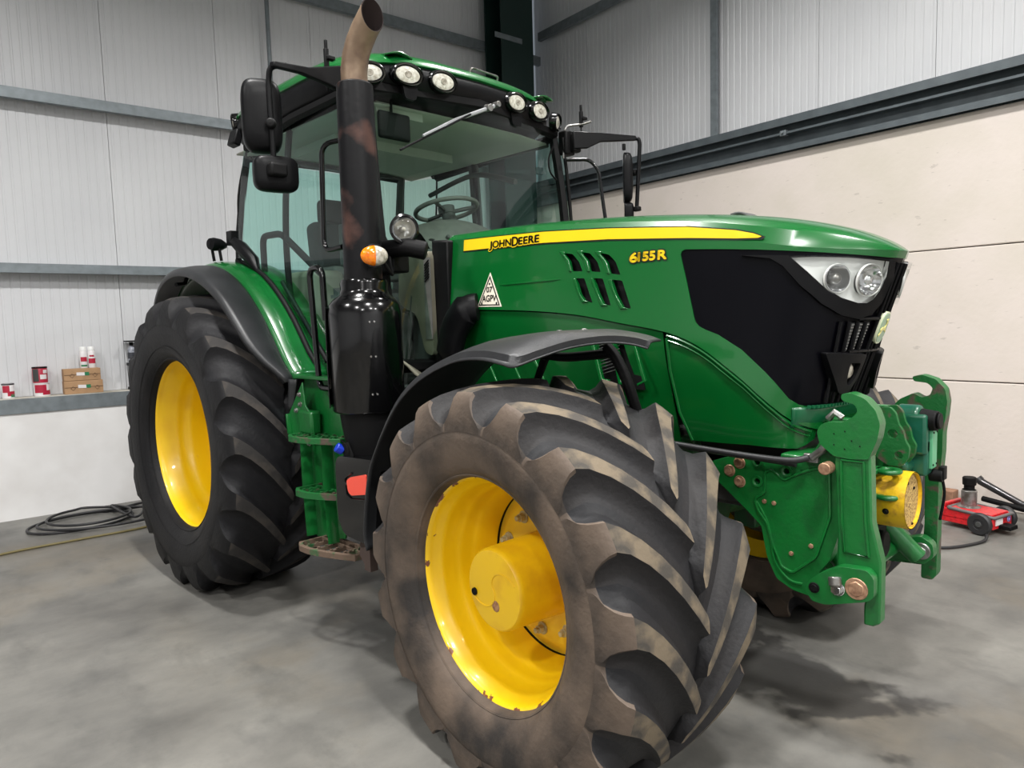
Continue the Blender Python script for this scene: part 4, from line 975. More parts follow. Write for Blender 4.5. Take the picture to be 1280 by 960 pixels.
# interior mirror, hanging display, cable
mb = MB(); mb.box((1.36, -.50, 2.60), (.03, .20, .14)); im = mb.build('interior_mirror', BLACKM, cab, bevel=.02, segs=3)
MB().tube([(1.34, -.50, 2.66), (1.34, -.50, 2.74)], .008, 6).build('mirror_stem', BLACKM, im)
mb = MB(); mb.box((1.25, -.57, 2.12), (.03, .015, .30), rot=Matrix.Rotation(-.65, 3, 'Y')); mb.tube([(1.05, -.55, 2.27), (1.36, -.60, 2.08)], .012, 6); mb.build('cab_lever', BLACKM, cab)
frame_tube('inner_door_handle', fillet([(.30, -.745, 1.90), (.30, -.745, 2.13), (.55, -.75, 2.12), (.98, -.75, 1.86)], .06), .020, BLACKM, cab)
frame_tube('inner_door_rail', [(.55, -.76, 1.84), (1.02, -.76, 1.38)], .014, BLACKM, cab)
mb = MB(); mb.box((1.02, -.55, 2.03), (.30, .03, .24)); mb.build('control_display', GREYD, cab, bevel=.01)
frame_tube('pillar_cable', smooth_path([(1.40, .70, 2.68), (1.43, .62, 2.58), (1.43, .63, 2.50), (1.42, .70, 2.46)], 5), .006, BLACKM, cab)
# ------------------------------------------------------------------ exhaust
EX, EY = 1.625, -.90
mb = MB(); mb.lathe([(0, 1.165), (.100, 1.165), (.160, 1.17), (.168, 1.18), (.170, 1.55), (.172, 1.62), (.166, 1.665), (.140, 1.695), (.118, 1.71), (.108, 1.735), (.110, 1.765), (.104, 1.78), (.088, 1.785)], c=(EX, EY, 0), n=48)
muf = mb.build('exhaust_muffler', BLACKG, tractor, smooth=50)
mb = MB(); mb.grid(lambda u, v: (lambda a: (EX+(.172+.012*(v*(1-v)*4)**.3)*math.cos(a), EY+(.172+.012)*math.sin(a), 1.19+.47*v))(R(-178+62*u)), 10, 6); mb.build('muffler_shield', BLACKG, muf, solid=.004, bevel=.001)
for z in (1.26, 1.43, 1.585):
    for a in (-27, -20): bolt(muf, (EX+.173*math.cos(R(a)), EY+.173*math.sin(R(a)), z), (math.cos(R(a)), math.sin(R(a)), 0), .005, STEEL, 'rivet', .004, False)
for z in (1.27, 1.56): bolt(muf, (EX+.184*math.cos(R(-150)), EY+.184*math.sin(R(-150)), z), (math.cos(R(-150)), math.sin(R(-150)), 0), .013, BLACKM, 'shield_screw', .004, False)
mb = MB(); mb.lathe([(.088, 1.78), (.0875, 1.95), (.084, 2.60), (.082, 2.655), (.075, 2.662), (.066, 2.664)], c=(EX, EY, 0), n=40); stk = mb.build('exhaust_stack', PIPE_B, tractor, smooth=40)
def tip():
    mb = MB(); n = 36; path = [Vector((EX, EY, 2.64)), Vector((EX, EY, 2.72)), Vector((EX+.012, EY+.004, 2.78)), Vector((EX+.038, EY+.010, 2.835)), Vector((EX+.075, EY+.018, 2.885)), Vector((EX+.125, EY+.028, 2.935))]
    vs = []
    for ri in (.060, .056):
        for i, p in enumerate(path):
            d = (path[min(i+1, len(path)-1)]-path[max(i-1, 0)]).normalized(); u = Vector((0, 1, 0)); u = (u-d*u.dot(d)).normalized(); w = d.cross(u)
            for j in range(n):
                a = 2*math.pi*j/n; off = u*math.cos(a)*ri+w*math.sin(a)*ri; q = p+off
                if i == len(path)-1: q = q-d*(.045*(math.sin(a)+1))*(1 if w.z < 0 else -1) if False else q+d*(-.055*(off.dot(Vector((1, 0, -.2)).normalized())/ri))
                vs.append(q)
    k = len(path); fs = []
    for s in range(2):
        for i in range(k-1):
            for j in range(n):
                q = (s*k*n+i*n+j, s*k*n+i*n+(j+1) % n, s*k*n+(i+1)*n+(j+1) % n, s*k*n+(i+1)*n+j); fs.append(q if s == 0 else q[::-1])
    e0, e1 = (k-1)*n, 2*k*n-n
    for j in range(n): fs.append((e0+j, e0+(j+1) % n, e1+(j+1) % n, e1+j))
    mb.add(vs, fs); mb.m = [0]*(k-1)*n+[1]*(k-1)*n+[1]*n; return mb
tp = tip().build('exhaust_tip', [PIPE_T, SOOT], tractor, smooth=50, fix=False)
mb = MB(); mb.lathe([(0.0, 0), (.054, 0)], c=(EX, EY, 2.70), n=24); mb.build('pipe_throat', SOOT, tp)
# lower exhaust duct behind the muffler, down to the tank
mb = MB(); mb.lathe([(.095, .88), (.11, .98), (.13, 1.10), (.138, 1.17)], c=(EX, EY, 0), n=28); mb.build('exhaust_lower_duct', BLACKM, muf, smooth=50)
# ------------------------------------------------------------------ round work lamp and indicator on the stack bracket
mb = MB(); mb.tube([(1.60, -.76, 1.93), (1.74, -.72, 1.93), (1.80, -.66, 1.91)], .045, 10); mb.box((1.50, -.70, 1.88), (.30, .10, .12)); brk = mb.build('lamp_bracket', BLACKM, tractor, bevel=.01)
def round_lamp(c, d, r, par, lensm, name='round_work_lamp'):
    c = Vector(c); d = Vector(d).normalized()
    h = MB().lathe([(0, -r*1.0), (r*.55, -r*.92), (r*.92, -r*.45), (r*1.02, -.008), (r*1.05, .010), (r*.90, .014), (r*.84, .002)], c=c, axis=d, n=36).build(name, BLACKG, par, smooth=50)
    MB().lathe([(r*.86, .002), (r*.72, -.022), (r*.4, -.036), (0, -.04)], c=c, axis=d, n=32).build('reflector_bowl', CHROME, h, smooth=60)
    MB().lathe([(r*.86, .004), (r*.6, .010), (0, .014)], c=c, axis=d, n=32).build('lamp_lens', lensm, h, smooth=60)
    MB().lathe([(0, -.03), (.010, -.03), (.010, .0), (0, .006)], c=c, axis=d, n=12).build('bulb', CLEARL, h)
    return h
round_lamp((1.745, -.745, 2.012), (.93, -.42, -.05), .066, brk, LENSG)
MB().tube([(1.72, -.74, 1.945), (1.715, -.74, 1.90)], .012, 8).build('lamp_stem', STEEL, brk)
ic = Vector((1.775, -.935, 1.878)); d = Vector((1, -.35, 0)).normalized(); u = Vector((0, 0, 1)).cross(d).normalized()
def iell(mb, a0, a1, k0):
    def f(s, t):
        ang = R(a0+(a1-a0)*s); rr = t
        return ic+u*(.062*rr*math.cos(ang))+Vector((0, 0, 1))*(.046*rr*math.sin(ang))+d*(.028*(1-rr*rr)**.5+.002)
    mb.grid(f, 14, 8); return mb
ind = MB().lathe([(0, -.05), (.03, -.048), (.050, -.02), (.053, .004), (.046, .006)], c=ic, axis=d, n=32).build('front_indicator', BLACKG, tractor, smooth=50)
sgn = 1 if u.dot(_R2) > 0 else -1
iell(MB(), 90*sgn if sgn > 0 else -90, (-90 if sgn > 0 else 90), 0).build('clear_lens', CLEARL, ind, smooth=60)
iell(MB(), 90, 270, 0).build('amber_lens', ORANGE, ind, smooth=60) if sgn > 0 else iell(MB(), 90, 270, 0).build('amber_lens', ORANGE, ind, smooth=60)
frame_tube('lamp_cable', smooth_path([(1.76, -.88, 1.86), (1.74, -.82, 1.80), (1.68, -.78, 1.84), (1.64, -.76, 1.92)], 5), .008, BLACKM, brk)
# ------------------------------------------------------------------ mirrors
def mirror_head(c, w, h, d, yaw, name, par, tilt=0):
    c = Vector(c); M = Matrix.Rotation(yaw, 3, 'Z') @ Matrix.Rotation(tilt, 3, 'Y')
    def sec(k, x, sh=0): return [c+M @ Vector((x, k*w/2*math.copysign(abs(math.cos(t))**.5, math.cos(t)), k*h/2*math.copysign(abs(math.sin(t))**.45, math.sin(t)))) for t in [2*math.pi*i/36 for i in range(36)]]
    mb = MB(); rs = [(.94, -d*.5), (1, -d*.42), (1, 0), (.96, d*.25), (.84, d*.42), (.55, d*.5)]; vs = [p for r in rs for p in sec(*r)]
    fs = [(i*36+j, i*36+(j+1) % 36, (i+1)*36+(j+1) % 36, (i+1)*36+j) for i in range(5) for j in range(36)]+[tuple(range(36)), tuple(180+j for j in range(36))]
    mb.add(vs, fs); o = mb.build(name, BLACKP, par, smooth=55)
    g = MB(); g.add(sec(.88, -d*.5-.002), [tuple(range(36))]); g.build('mirror_glass', CHROME, o, smooth=0); return o
# right
am = MB(); am.prism([(0, -.045), (0, .045), (.12, .055), (.30, .022), (.50, .022), (.50, -.004), (.34, -.012), (.22, -.035), (.13, -.06), (.05, -.065)], lambda a, b, s: (1.44-.14*a+(.03 if s else 0), -.78-.80*a+(.01 if s else 0), 2.745+b))
armR = am.build('mirror_arm', BLACKP, tractor, bevel=.006)
mb = MB(); mb.box((1.42, -.78, 2.73), (.08, .08, .16)); mb.build('arm_hinge', BLACKM, armR, bevel=.012)
mb = MB(); mb.tube(fillet([(1.38, -1.10, 2.765), (1.325, -1.155, 2.765), (1.315, -1.16, 2.70), (1.325, -1.16, 2.32)], .05), .013, 10); mb.build('mirror_tube', BLACKP, armR, smooth=50)
mR = mirror_head((1.262, -1.175, 2.555), .18, .335, .085, R(-22), 'wing_mirror', armR)
mirror_head((1.315, -1.145, 2.285), .205, .165, .07, R(-12), 'wide_angle_mirror', armR, 0)
mb = MB(); mb.lathe([(0, .028), (.018, .026), (.024, .016), (.024, 0)], c=(1.33, -1.165, 2.505), axis=(.8, -.6, 0), n=20); mb.tube([(1.32, -1.16, 2.505), (1.265, -1.15, 2.495)], .02, 10); mb.build('mirror_clamp', BLACKM, armR, bevel=.004); MB().box((1.365, -1.165, 2.292), (.05, .085, .06)).build('mirror_clamp', BLACKM, armR, bevel=.012, segs=3)
# left
al = MB(); al.prism([(0, -.06), (0, .05), (.08, .05), (.46, .035), (.46, .005), (.20, -.012), (.10, -.055)], lambda a, b, s: (1.47+.48*a+(.022 if s else 0), .80+.80*a-(.03 if s else 0)*.3, 2.715+b))
armL = al.build('mirror_arm', BLACKP, tractor, bevel=.006)
mb = MB(); mb.box((1.425, .80, 2.70), (.07, .09, .15)); mb.box((1.47, .83, 2.70), (.05, .07, .12)); mb.build('arm_hinge', BLACKM, armL, bevel=.012)
mb = MB(); mb.tube(fillet([(1.68, 1.155, 2.735), (1.715, 1.18, 2.735), (1.72, 1.185, 2.70), (1.70, 1.17, 2.28)], .05), .013, 10); mb.build('mirror_tube', BLACKP, armL, smooth=50)
mirror_head((1.645, 1.155, 2.49), .16, .32, .06, R(38), 'wing_mirror', armL)
mirror_head((1.65, 1.155, 2.27), .10, .12, .06, R(38), 'wide_angle_mirror', armL)
MB().tube([(1.70, 1.17, 2.52), (1.665, 1.16, 2.52)], .022, 10).build('mirror_clamp', BLACKM, armL, bevel=.006); MB().box((1.70, 1.17, 2.285), (.05, .04, .03)).build('mirror_clamp', BLACKM, armL, bevel=.006); MB().cyl((1.655, 1.10, 2.70), (1.655, 1.10, 2.66), .012, 8).build('arm_stop', BLACKM, armL, bevel=.003)
frame_tube('handrail', fillet([(1.46, .75, 2.585), (1.56, .86, 2.585), (1.60, .90, 2.52), (1.635, .93, 2.16)], .05), .012, BLACKG)
frame_tube('mirror_bracket', fillet([(1.43, .76, 2.60), (1.44, .77, 2.80), (1.50, .88, 2.82), (1.55, .90, 2.83)], .03), .008, STEEL)
# small aerials and camera stubs by the roof corners
for (x, y, z) in ((1.49, .87, 2.80), (1.36, -.88, 2.80)):
    mb = MB(); mb.tube([(x, y, z-.10), (x, y, z)], .006, 6); mb.box((x, y, z+.05), (.02, .02, .10)); mb.box((x+.01, y+.015, z+.055), (.03, .04, .018)); mb.box((x, y, z+.12), (.014, .014, .04)); mb.build('aerial_bracket', BLACKM, tractor, bevel=.003)
# grab handles beside the door
frame_tube('handrail', fillet([(1.49, -.88, 2.45), (1.36, -.93, 2.445), (1.335, -.93, 1.935), (1.49, -.92, 1.945)], .07), .013, BLACKG)
hl_pts = [(1.255, -.955, 1.30), (1.235, -.955, 1.80), (1.25, -.955, 1.86), (1.30, -.95, 1.885), (1.345, -.95, 1.86), (1.36, -.95, 1.80), (1.355, -.95, 1.62)]
frame_tube('handrail', fillet([(1.38, -.955, 1.265), (1.27, -.955, 1.265), (1.225, -.955, 1.86), (1.35, -.955, 1.86), (1.36, -.955, 1.60)], .06), .016, BLACKG)
# ------------------------------------------------------------------ rear mudguards
def rear_mudguard(sg):
    RT = [(14, 1.10), (23, 1.09), (30, 1.045), (37, 1.03), (45, 1.03), (55, 1.04), (73, 1.075), (95, 1.12), (112, 1.135), (140, 1.13)]
    def P3(a, r, y): return (r*math.cos(R(a)), sg*y, .88+r*math.sin(R(a)))
    def f(u, v):
        a = 23+(138-23)*u; r = smooth_tab(RT, a); y = .62+(.95-.62)*v
        dr = -.022*max(0, (v-.75)/.25)**2; return P3(a, r+dr+.012*math.sin(v*math.pi)*.6, y)
    mb = MB(); mb.grid(f, 44, 12); m = mb.build('rear_mudguard', GREEN, tractor, smooth=60, solid=.008)
    YO = [(20, .99), (24, 1.02), (30, 1.085), (38, 1.135), (58, 1.16), (95, 1.17), (120, 1.13), (139, 1.06)]
    RO = [(20, 1.09), (24, 1.08), (30, 1.06), (38, 1.052), (58, 1.052), (95, 1.05), (120, 1.04), (139, 1.06)]
    def g(u, v):
        a = 22+(139-22)*u; r0 = smooth_tab(RT, a)-.022; r1 = smooth_tab(RO, a); y1 = smooth_tab(YO, a); t = v
        r = r0+(r1-r0)*t+.012*math.sin(t*math.pi)-(.035*max(0, (t-.85)/.15)**1.5); y = .945+(y1-.945)*min(1, t*1.06); return P3(a, r, y)
    mb = MB(); mb.grid(g, 48, 14); ex = mb.build('mudguard_extension', MUDG, m, smooth=60, solid=.006)
    # inner strut visible under the extension
    b = MB(); b.tube([P3(108, 1.08, .98), P3(100, 1.00, 1.05), P3(96, .98, 1.13)], .012, 6); b.build('extension_strut', BLACKM, m)
    b = MB(); b.grid(lambda u, v: (1.01+.055*u*(1-.7*v)-.02*v, sg*(.99-.02*u), 1.30-.17*v), 4, 6); b.build('mudguard_flap', MUDG, m, solid=.006)
    # inner side wall
    b = MB(); b.grid(lambda u, v: P3(23+115*u, .55+(smooth_tab(RT, 23+115*u)-.55)*v, .625), 30, 4); b.build('mudguard_inner_wall', GREEN, m, solid=.006)
    # rubber trim along the glass with its end cap
    b = MB(); pts = [P3(a, smooth_tab(RT, a)+.016, .80) for a in range(26, 92, 6)]; b.tube(pts, [.012]+[.016]*(len(pts)-2)+[.012], 8); b.build('mudguard_trim', BLACKM, m, smooth=60)
    return m
both(lambda sg: rear_mudguard(-sg))
# black hinge block at the rear top of the glass and lamp pod standing on the mudguard
for sg in (-1, 1):
    mb = MB(); mb.tube([(.00, sg*.80, 2.13), (.11, sg*.80, 2.08), (.27, sg*.80, 1.98), (.335, sg*.80, 1.90)], [.030, .042, .040, .012], 8); mb.box((.00, sg*.80, 2.145), (.07, .06, .09)); mb.build('hinge_cover', BLACKP, tractor, bevel=.008)
    mb = MB(); mb.lathe([(0, -.075), (.02, -.07), (.038, -.03), (.042, .02), (.036, .045), (0, .05)], c=(-.12, sg*.86, 2.115), axis=(.3, -.9*-sg*-1 if False else sg*.95, 0), n=28)
    for v in range(0): pass
    pod = mb.build('mudguard_lamp', BLACKP, tractor, smooth=60)
    mb = MB(); mb.tube([(-.10, sg*.85, 2.09), (-.10, sg*.84, 2.01)], .010, 8); mb.tube([(-.14, sg*.88, 2.09), (-.14, sg*.87, 2.01)], .010, 8); mb.build('lamp_feet', BLACKM, pod)
# ------------------------------------------------------------------ front mudguards, carried with the steered wheels
def front_mudguard(sg):
    wc = Vector((2.781, -.970, 0)) if sg < 0 else Vector((2.749, .970, 0)); rot = Matrix.Rotation(-.0702, 3, 'Z')
    o = .22
    # x, z of outer edge, x, z of inner edge, outer y, inner y   (wheel axes, y measured outwards)
    ST = [(-.895, .60, -.90, .60, .215, -.16), (-.902, .69, -.91, .70, .22, -.18), (-.851, .917, -.87, .95, .22, -.20), (-.770, 1.064, -.79, 1.10, .22, -.20), (-.600, 1.259, -.62, 1.30, .22, -.20), (-.417, 1.377, -.43, 1.425, .22, -.20), (-.202, 1.452, -.21, 1.50, .22, -.20), (-.044, 1.468, -.05, 1.522, .22, -.20), (.075, 1.456, .06, 1.532, .22, -.20), (.125, 1.446, .11, 1.534, .205, -.20), (.165, 1.470, .15, 1.534, .14, -.195), (.22, 1.500, .20, 1.532, .05, -.19), (.30, 1.514, .28, 1.524, -.03, -.18), (.38, 1.508, .36, 1.512, -.065, -.17), (.435, 1.494, .42, 1.498, -.08, -.155)]
    cols = [[(i, st[j]) for i, st in enumerate(ST)] for j in range(6)]
    def sec(t, v):
        k = t*(len(ST)-1); a = [smooth_tab(c, k) for c in cols]
        x = a[0]+(a[2]-a[0])*v; z = a[1]+(a[3]-a[1])*math.sin(min(1, v*1.8)*math.pi/2); y = a[4]+(a[5]-a[4])*v
        if v < .04:                                          # turned down outer lip
            n = Vector((x, 0, z-.671)).normalized(); x -= n.x*.020; z -= n.z*.020
        p = rot @ Vector((x, sg*y, 0)); return (wc.x+p.x, wc.y+p.y, z)
    vs_ = [0, .035, .045, .08, .16, .25, .35, .5, .65, .8, .92, 1.0]
    mb = MB(); nn = 56; vv = [sec(i/nn, v) for i in range(nn+1) for v in vs_]; m = len(vs_)
    mb.add(vv, [(i*m+j, (i+1)*m+j, (i+1)*m+j+1, i*m+j+1) for i in range(nn) for j in range(m-1)])
    g = mb.build('front_mudguard', MUDG, tractor, smooth=50, solid=.006)
    L = lambda x, y, z: tuple((lambda p: (wc.x+p.x, wc.y+p.y, z))(rot @ Vector((x, sg*y, 0))))
    b = MB(); b.tube(fillet([L(.16, -.19, 1.475), L(.20, -.19, 1.44), L(.24, -.20, 1.36), L(.25, -.26, 1.20), L(.10, -.40, .95)], .05), .020, 8); b.tube(fillet([L(-.18, -.19, 1.44), L(-.05, -.2, 1.43), L(.18, -.19, 1.45)], .05), .018, 8)
    b.tube([L(-.15, -.19, 1.43), L(-.3, -.24, 1.25), L(-.1, -.4, .95)], .018, 8); b.build('mudguard_bracket', BLACKM, g, bevel=.003)
    for (x, y) in ((.02, -.10), (.14, -.10)): bolt(g, L(x, y, 1.528 if x < .1 else 1.532), (0, 0, 1), .010, STEEL, 'mudguard_bolt', .006)
front_mudguard(-1); front_mudguard(1)
# ------------------------------------------------------------------ steps, tank
SX = lambda p, y, th=.012: XZ(y, th)
mb = MB(); plate(mb, [(1.05, 1.32), (1.42, 1.31), (1.50, 1.21), (1.50, .78), (1.38, .50), (1.10, .46), (1.09, .72), (1.04, .95), (1.03, 1.12)], XZ(-.92, .012)); stp = mb.build('step_frame', GREEN2, tractor, bevel=.003)
mb = MB(); mb.prism([(1.145, 1.29), (.985, 1.115), (1.00, 1.01), (1.24, 1.02), (1.235, 1.12), (1.165, 1.17)], XZ(-.985, .010)); mb.prism([(1.00, 1.01), (.985, 1.115), (.999, 1.118), (1.014, 1.012)], XZ(-.985, -.02)); mb.build('step_bracket', GREEN2, stp, bevel=.003)
mb = MB(); mb.box((1.17, -.965, 1.085), (.13, .06, .12)); mb.build('step_box', GREEN2, stp, bevel=.012)
for (x, z) in ((1.115, 1.225), (1.12, 1.175), (1.075, 1.14)): bolt(stp, (x, -.986, z), (0, -1, 0), .010, STEEL, 'step_bolt')
mb = MB(); mb.box((1.22, -.94, 1.315), (.36, .08, .02)); mb.build('step_top_rail', GREEN2, stp, bevel=.005)
for x in (1.115, 1.33):
    mb = MB(); mb.tube([(x-.02, -.955, 1.0), (x+.0, -.965, .76), (x+.04, -.975, .49)], .008, 4, ry=4.0); mb.build('step_side_rail', GREEN2, stp)
for (x0, x1, z, y0, y1, m) in ((1.12, 1.50, 1.03, -1.09, -.90, GREEN_WORN), (1.17, 1.50, .76, -1.09, -.90, GREEN_WORN), (1.19, 1.60, .485, -1.10, -.89, MUDDY)):
    ye = lambda x: y0+.10*max(0, (x-x0-.12)/(x1-x0-.12))**1.4+(.03*(1-(x-x0)/.05) if x < x0+.05 else 0)
    ed_ = [(x0+(x1-x0)*i/14, ye(x0+(x1-x0)*i/14)) for i in range(15)]
    rim = [(x1, y1), (x0, y1)]+ed_
    inn = [(x1-.014, y1-.014), (x0+.014, y1-.014)]+[(min(x1-.014, max(x0+.014, a)), b+.022) for a, b in ed_]
    mb = MB(); plate(mb, rim, lambda u, v, s, z=z: (u, v, z-(.030 if s else 0)), holes=[inn])
    n = 5
    for i in range(1, n):
        xx = x0+(x1-x0)*i/n; ya = ye(xx)+.01; mb.box((xx, (ya+y1)/2-.004, z-.012), (.012, y1-ya, .02))
    mb.box(((x0+x1)/2, y1-.055, z-.010), ((x1-x0)*.96, .010, .018))
    t = mb.build('step_tread', m, stp, bevel=.002)
    tb = MB()
    for i in range(1, n):
        xx = x0+(x1-x0)*i/n; ya = ye(xx)+.02
        for j in range(4): tb.box((xx, ya+(y1-.02-ya)*(j+.5)/4, z+.001), (.012, .014, .005))
    tb.build('tread_teeth', m, t)['kind'] = 'stuff'
    for bx in (x0+.10,): bolt(stp, (bx, y0+.09, z-.045), (0, -1, 0), .011, STEEL, 'step_bolt')
tank = MB(); tp_ = round_poly([(1.555, .97), (1.93, .985), (1.93, .62), (1.80, .59), (1.60, .60), (1.555, .68)], .06)
tank.prism(tp_, lambda u, v, s: (u, -1.055 if s == 0 else -.72, v)); tk = tank.build('def_tank', BLACKG, tractor, bevel=.035, segs=5)
mb = MB(); mb.prism(round_poly([(1.655, .865), (1.69, .885), (1.82, .915), (1.82, .825), (1.69, .80), (1.665, .815)], .012), XZ(-1.060, .006)); mb.build('red_sticker', RED, tk)
mb = MB(); mb.tube([(x, -1.058, z) for x, z in ((1.70, .905), (1.642, .875), (1.640, .855), (1.652, .845), (1.642, .835), (1.645, .80), (1.69, .782), (1.83, .80))], .005, 6); mb.build('sticker_recess', BLACKG, tk)
mb = MB(); mb.cyl((1.590, -1.03, .992), (1.580, -1.06, 1.012), .023, 20); cap = mb.build('tank_cap', BLUE, tk, bevel=.005)
mb = MB(); mb.cyl((1.61, -1.00, .965), (1.595, -1.01, 1.03), .034, 20, r2=.030); mb.tube(fillet([(1.58, -1.03, 1.04), (1.63, -1.03, 1.02), (1.64, -1.03, .98)], .02), .005, 6); mb.build('tank_neck', BLACKM, tk, bevel=.003)
mb = MB(); mb.prism([(1.66, .60), (1.72, .60), (1.72, .50), (1.68, .46), (1.64, .50)], XZ(-1.0, .02)); mb.box((1.72, -.99, .53), (.05, .04, .18)); mb.build('tank_bracket', mat('rusty_bracket', srgb(74, 60, 54), .8), tk)
# ------------------------------------------------------------------ black air duct at the rear lower corner of the bonnet
mb = MB(); mb.tube(smooth_path([(1.70, -.47, 1.30), (1.72, -.475, 1.42), (1.77, -.48, 1.54), (1.85, -.47, 1.63), (1.90, -.44, 1.645)], 6), [.06]*6+[.085]*13+[.07]*6, 20, ry=.62); mb.build('air_duct', BLACKP, tractor, smooth=60)
# ------------------------------------------------------------------ chassis, engine block, axles
DKM = mat('chassis_dark', srgb(26, 28, 27), .6, noise=(8, srgb(48, 44, 40), .45, .7)); AXG = mat('axle_green', srgb(14, 74, 34), .5, noise=(10, srgb(46, 60, 42), .5, .72))
mb = MB(); mb.box((2.30, 0, .98), (2.2, .50, .30)); mb.box((2.1, 0, .70), (1.0, .44, .36)); mb.box((1.2, 0, .80), (1.6, .55, .55)); mb.box((.2, 0, .9), (.9, .5, .6)); ch = mb.build('engine_block', DKM, tractor, bevel=.02)
mb = MB(); mb.box((2.80, 0, 1.00), (.9, .50, .12)); mb.box((2.3, -.34, .86), (.5, .10, .20)); mb.box((2.40, -.26, 1.04), (1.2, .08, .10)); mb.build('front_frame', AXG, ch, bevel=.01)
mb = MB(); mb.tube([(2.77, -.62, .67), (2.77, -.30, .69), (2.77, -.12, .66), (2.77, .12, .66), (2.77, .30, .69), (2.77, .62, .67)], [.085, .075, .14, .14, .075, .085], 16)
for s in (-1, 1):
    mb.cyl((2.765, s*.60, .67), (2.765, s*.80, .67), .145, 24); mb.box((2.765, s*.62, .67), (.12, .10, .36)); mb.box((2.60, s*.62, .67), (.3, .05, .06))
mb.build('front_axle', AXG, tractor, bevel=.01)
mb = MB(); mb.cyl((2.60, -.55, .69), (2.60, .55, .69), .022, 12); mb.cyl((2.60, -.32, .69), (2.60, .32, .69), .04, 14); mb.tube([(2.9, -.30, .9), (3.05, -.34, .72), (3.18, -.34, .70)], .012, 6); mb.tube([(3.0, -.36, .86), (3.16, -.38, .80)], .008, 6); mb.tube([(3.0, -.36, .83), (3.17, -.38, .765)], .008, 6); mb.build('steering_cylinder', STEEL, tractor)
mb = MB(); mb.tube([(0, -.70, .88), (0, -.35, .88), (0, -.2, .88), (0, .2, .88), (0, .35, .88), (0, .70, .88)], [.13, .15, .26, .26, .15, .13], 20); mb.build('rear_axle', AXG, tractor, smooth=50)
mb = MB(); mb.box((1.35, .80, .85), (.8, .44, .5)); mb.build('fuel_tank', BLACKP, tractor, bevel=.05, segs=3)
mb = MB(); mb.tube(smooth_path([(1.6, -.42, 1.06), (2.3, -.45, 1.13), (3.0, -.45, 1.09), (3.40, -.44, 1.075), (3.50, -.42, 1.09)], 6), .011, 8); mb.tube(smooth_path([(1.6, -.40, 1.02), (2.3, -.43, 1.10), (3.1, -.42, 1.075), (3.45, -.40, 1.06)], 6), .012, 8); mb.build('side_hose', RUBBERH, tractor, smooth=60)
mb = MB(); mb.tube(smooth_path([(1.75, -.50, 1.25), (1.9, -.55, 1.05), (2.2, -.5, .95)], 6), .03, 8); mb.tube([(1.7, -.6, .98), (2.3, -.52, 1.1)], .02, 8); mb.box((1.8, -.58, .95), (.3, .2, .5)); mb.build('side_equipment', BLACKM, tractor, bevel=.02)
# ------------------------------------------------------------------ front linkage
PL = [(3.10, 1.00), (3.129, 1.03), (3.207, 1.056), (3.353, 1.063), (3.441, 1.067), (3.497, 1.097), (3.52, 1.137), (3.542, 1.176), (3.60, 1.16), (3.61, 1.0), (3.60, .88), (3.56, .744), (3.52, .69), (3.55, .66), (3.53, .60), (3.474, .606), (3.435, .610), (3.376, .637), (3.34, .71), (3.319, .817), (3.261, .867), (3.163, .944)]
PI_ = [(3.333, 1.014), (3.359, 1.027), (3.379, 1.012), (3.403, .994), (3.432, 1.013), (3.498, 1.045), (3.555, 1.060), (3.56, .892), (3.515, .745), (3.435, .672), (3.395, .685), (3.364, .754), (3.343, .83), (3.307, .874), (3.296, .913), (3.333, .939)]
def circ(c, r, n=12): return [(c[0]+r*math.cos(2*math.pi*i/n), c[1]+r*math.sin(2*math.pi*i/n)) for i in range(n)]
HOOK = [(3.609, 1.31), (3.637, 1.317), (3.682, 1.3), (3.713, 1.266), (3.727, 1.224), (3.72, 1.176), (3.695, 1.110), (3.640, 1.105), (3.589, 1.110), (3.545, 1.145), (3.535, 1.185), (3.548, 1.209), (3.574, 1.22), (3.617, 1.222), (3.65, 1.242), (3.662, 1.262), (3.65, 1.281), (3.613, 1.289)]
UPR = [(3.589, 1.135), (3.698, 1.135), (3.706, .907), (3.735, .787), (3.735, .591), (3.714, .577), (3.686, .576), (3.686, .64), (3.70, .70), (3.60, .700), (3.603, .889)]
front_link = []
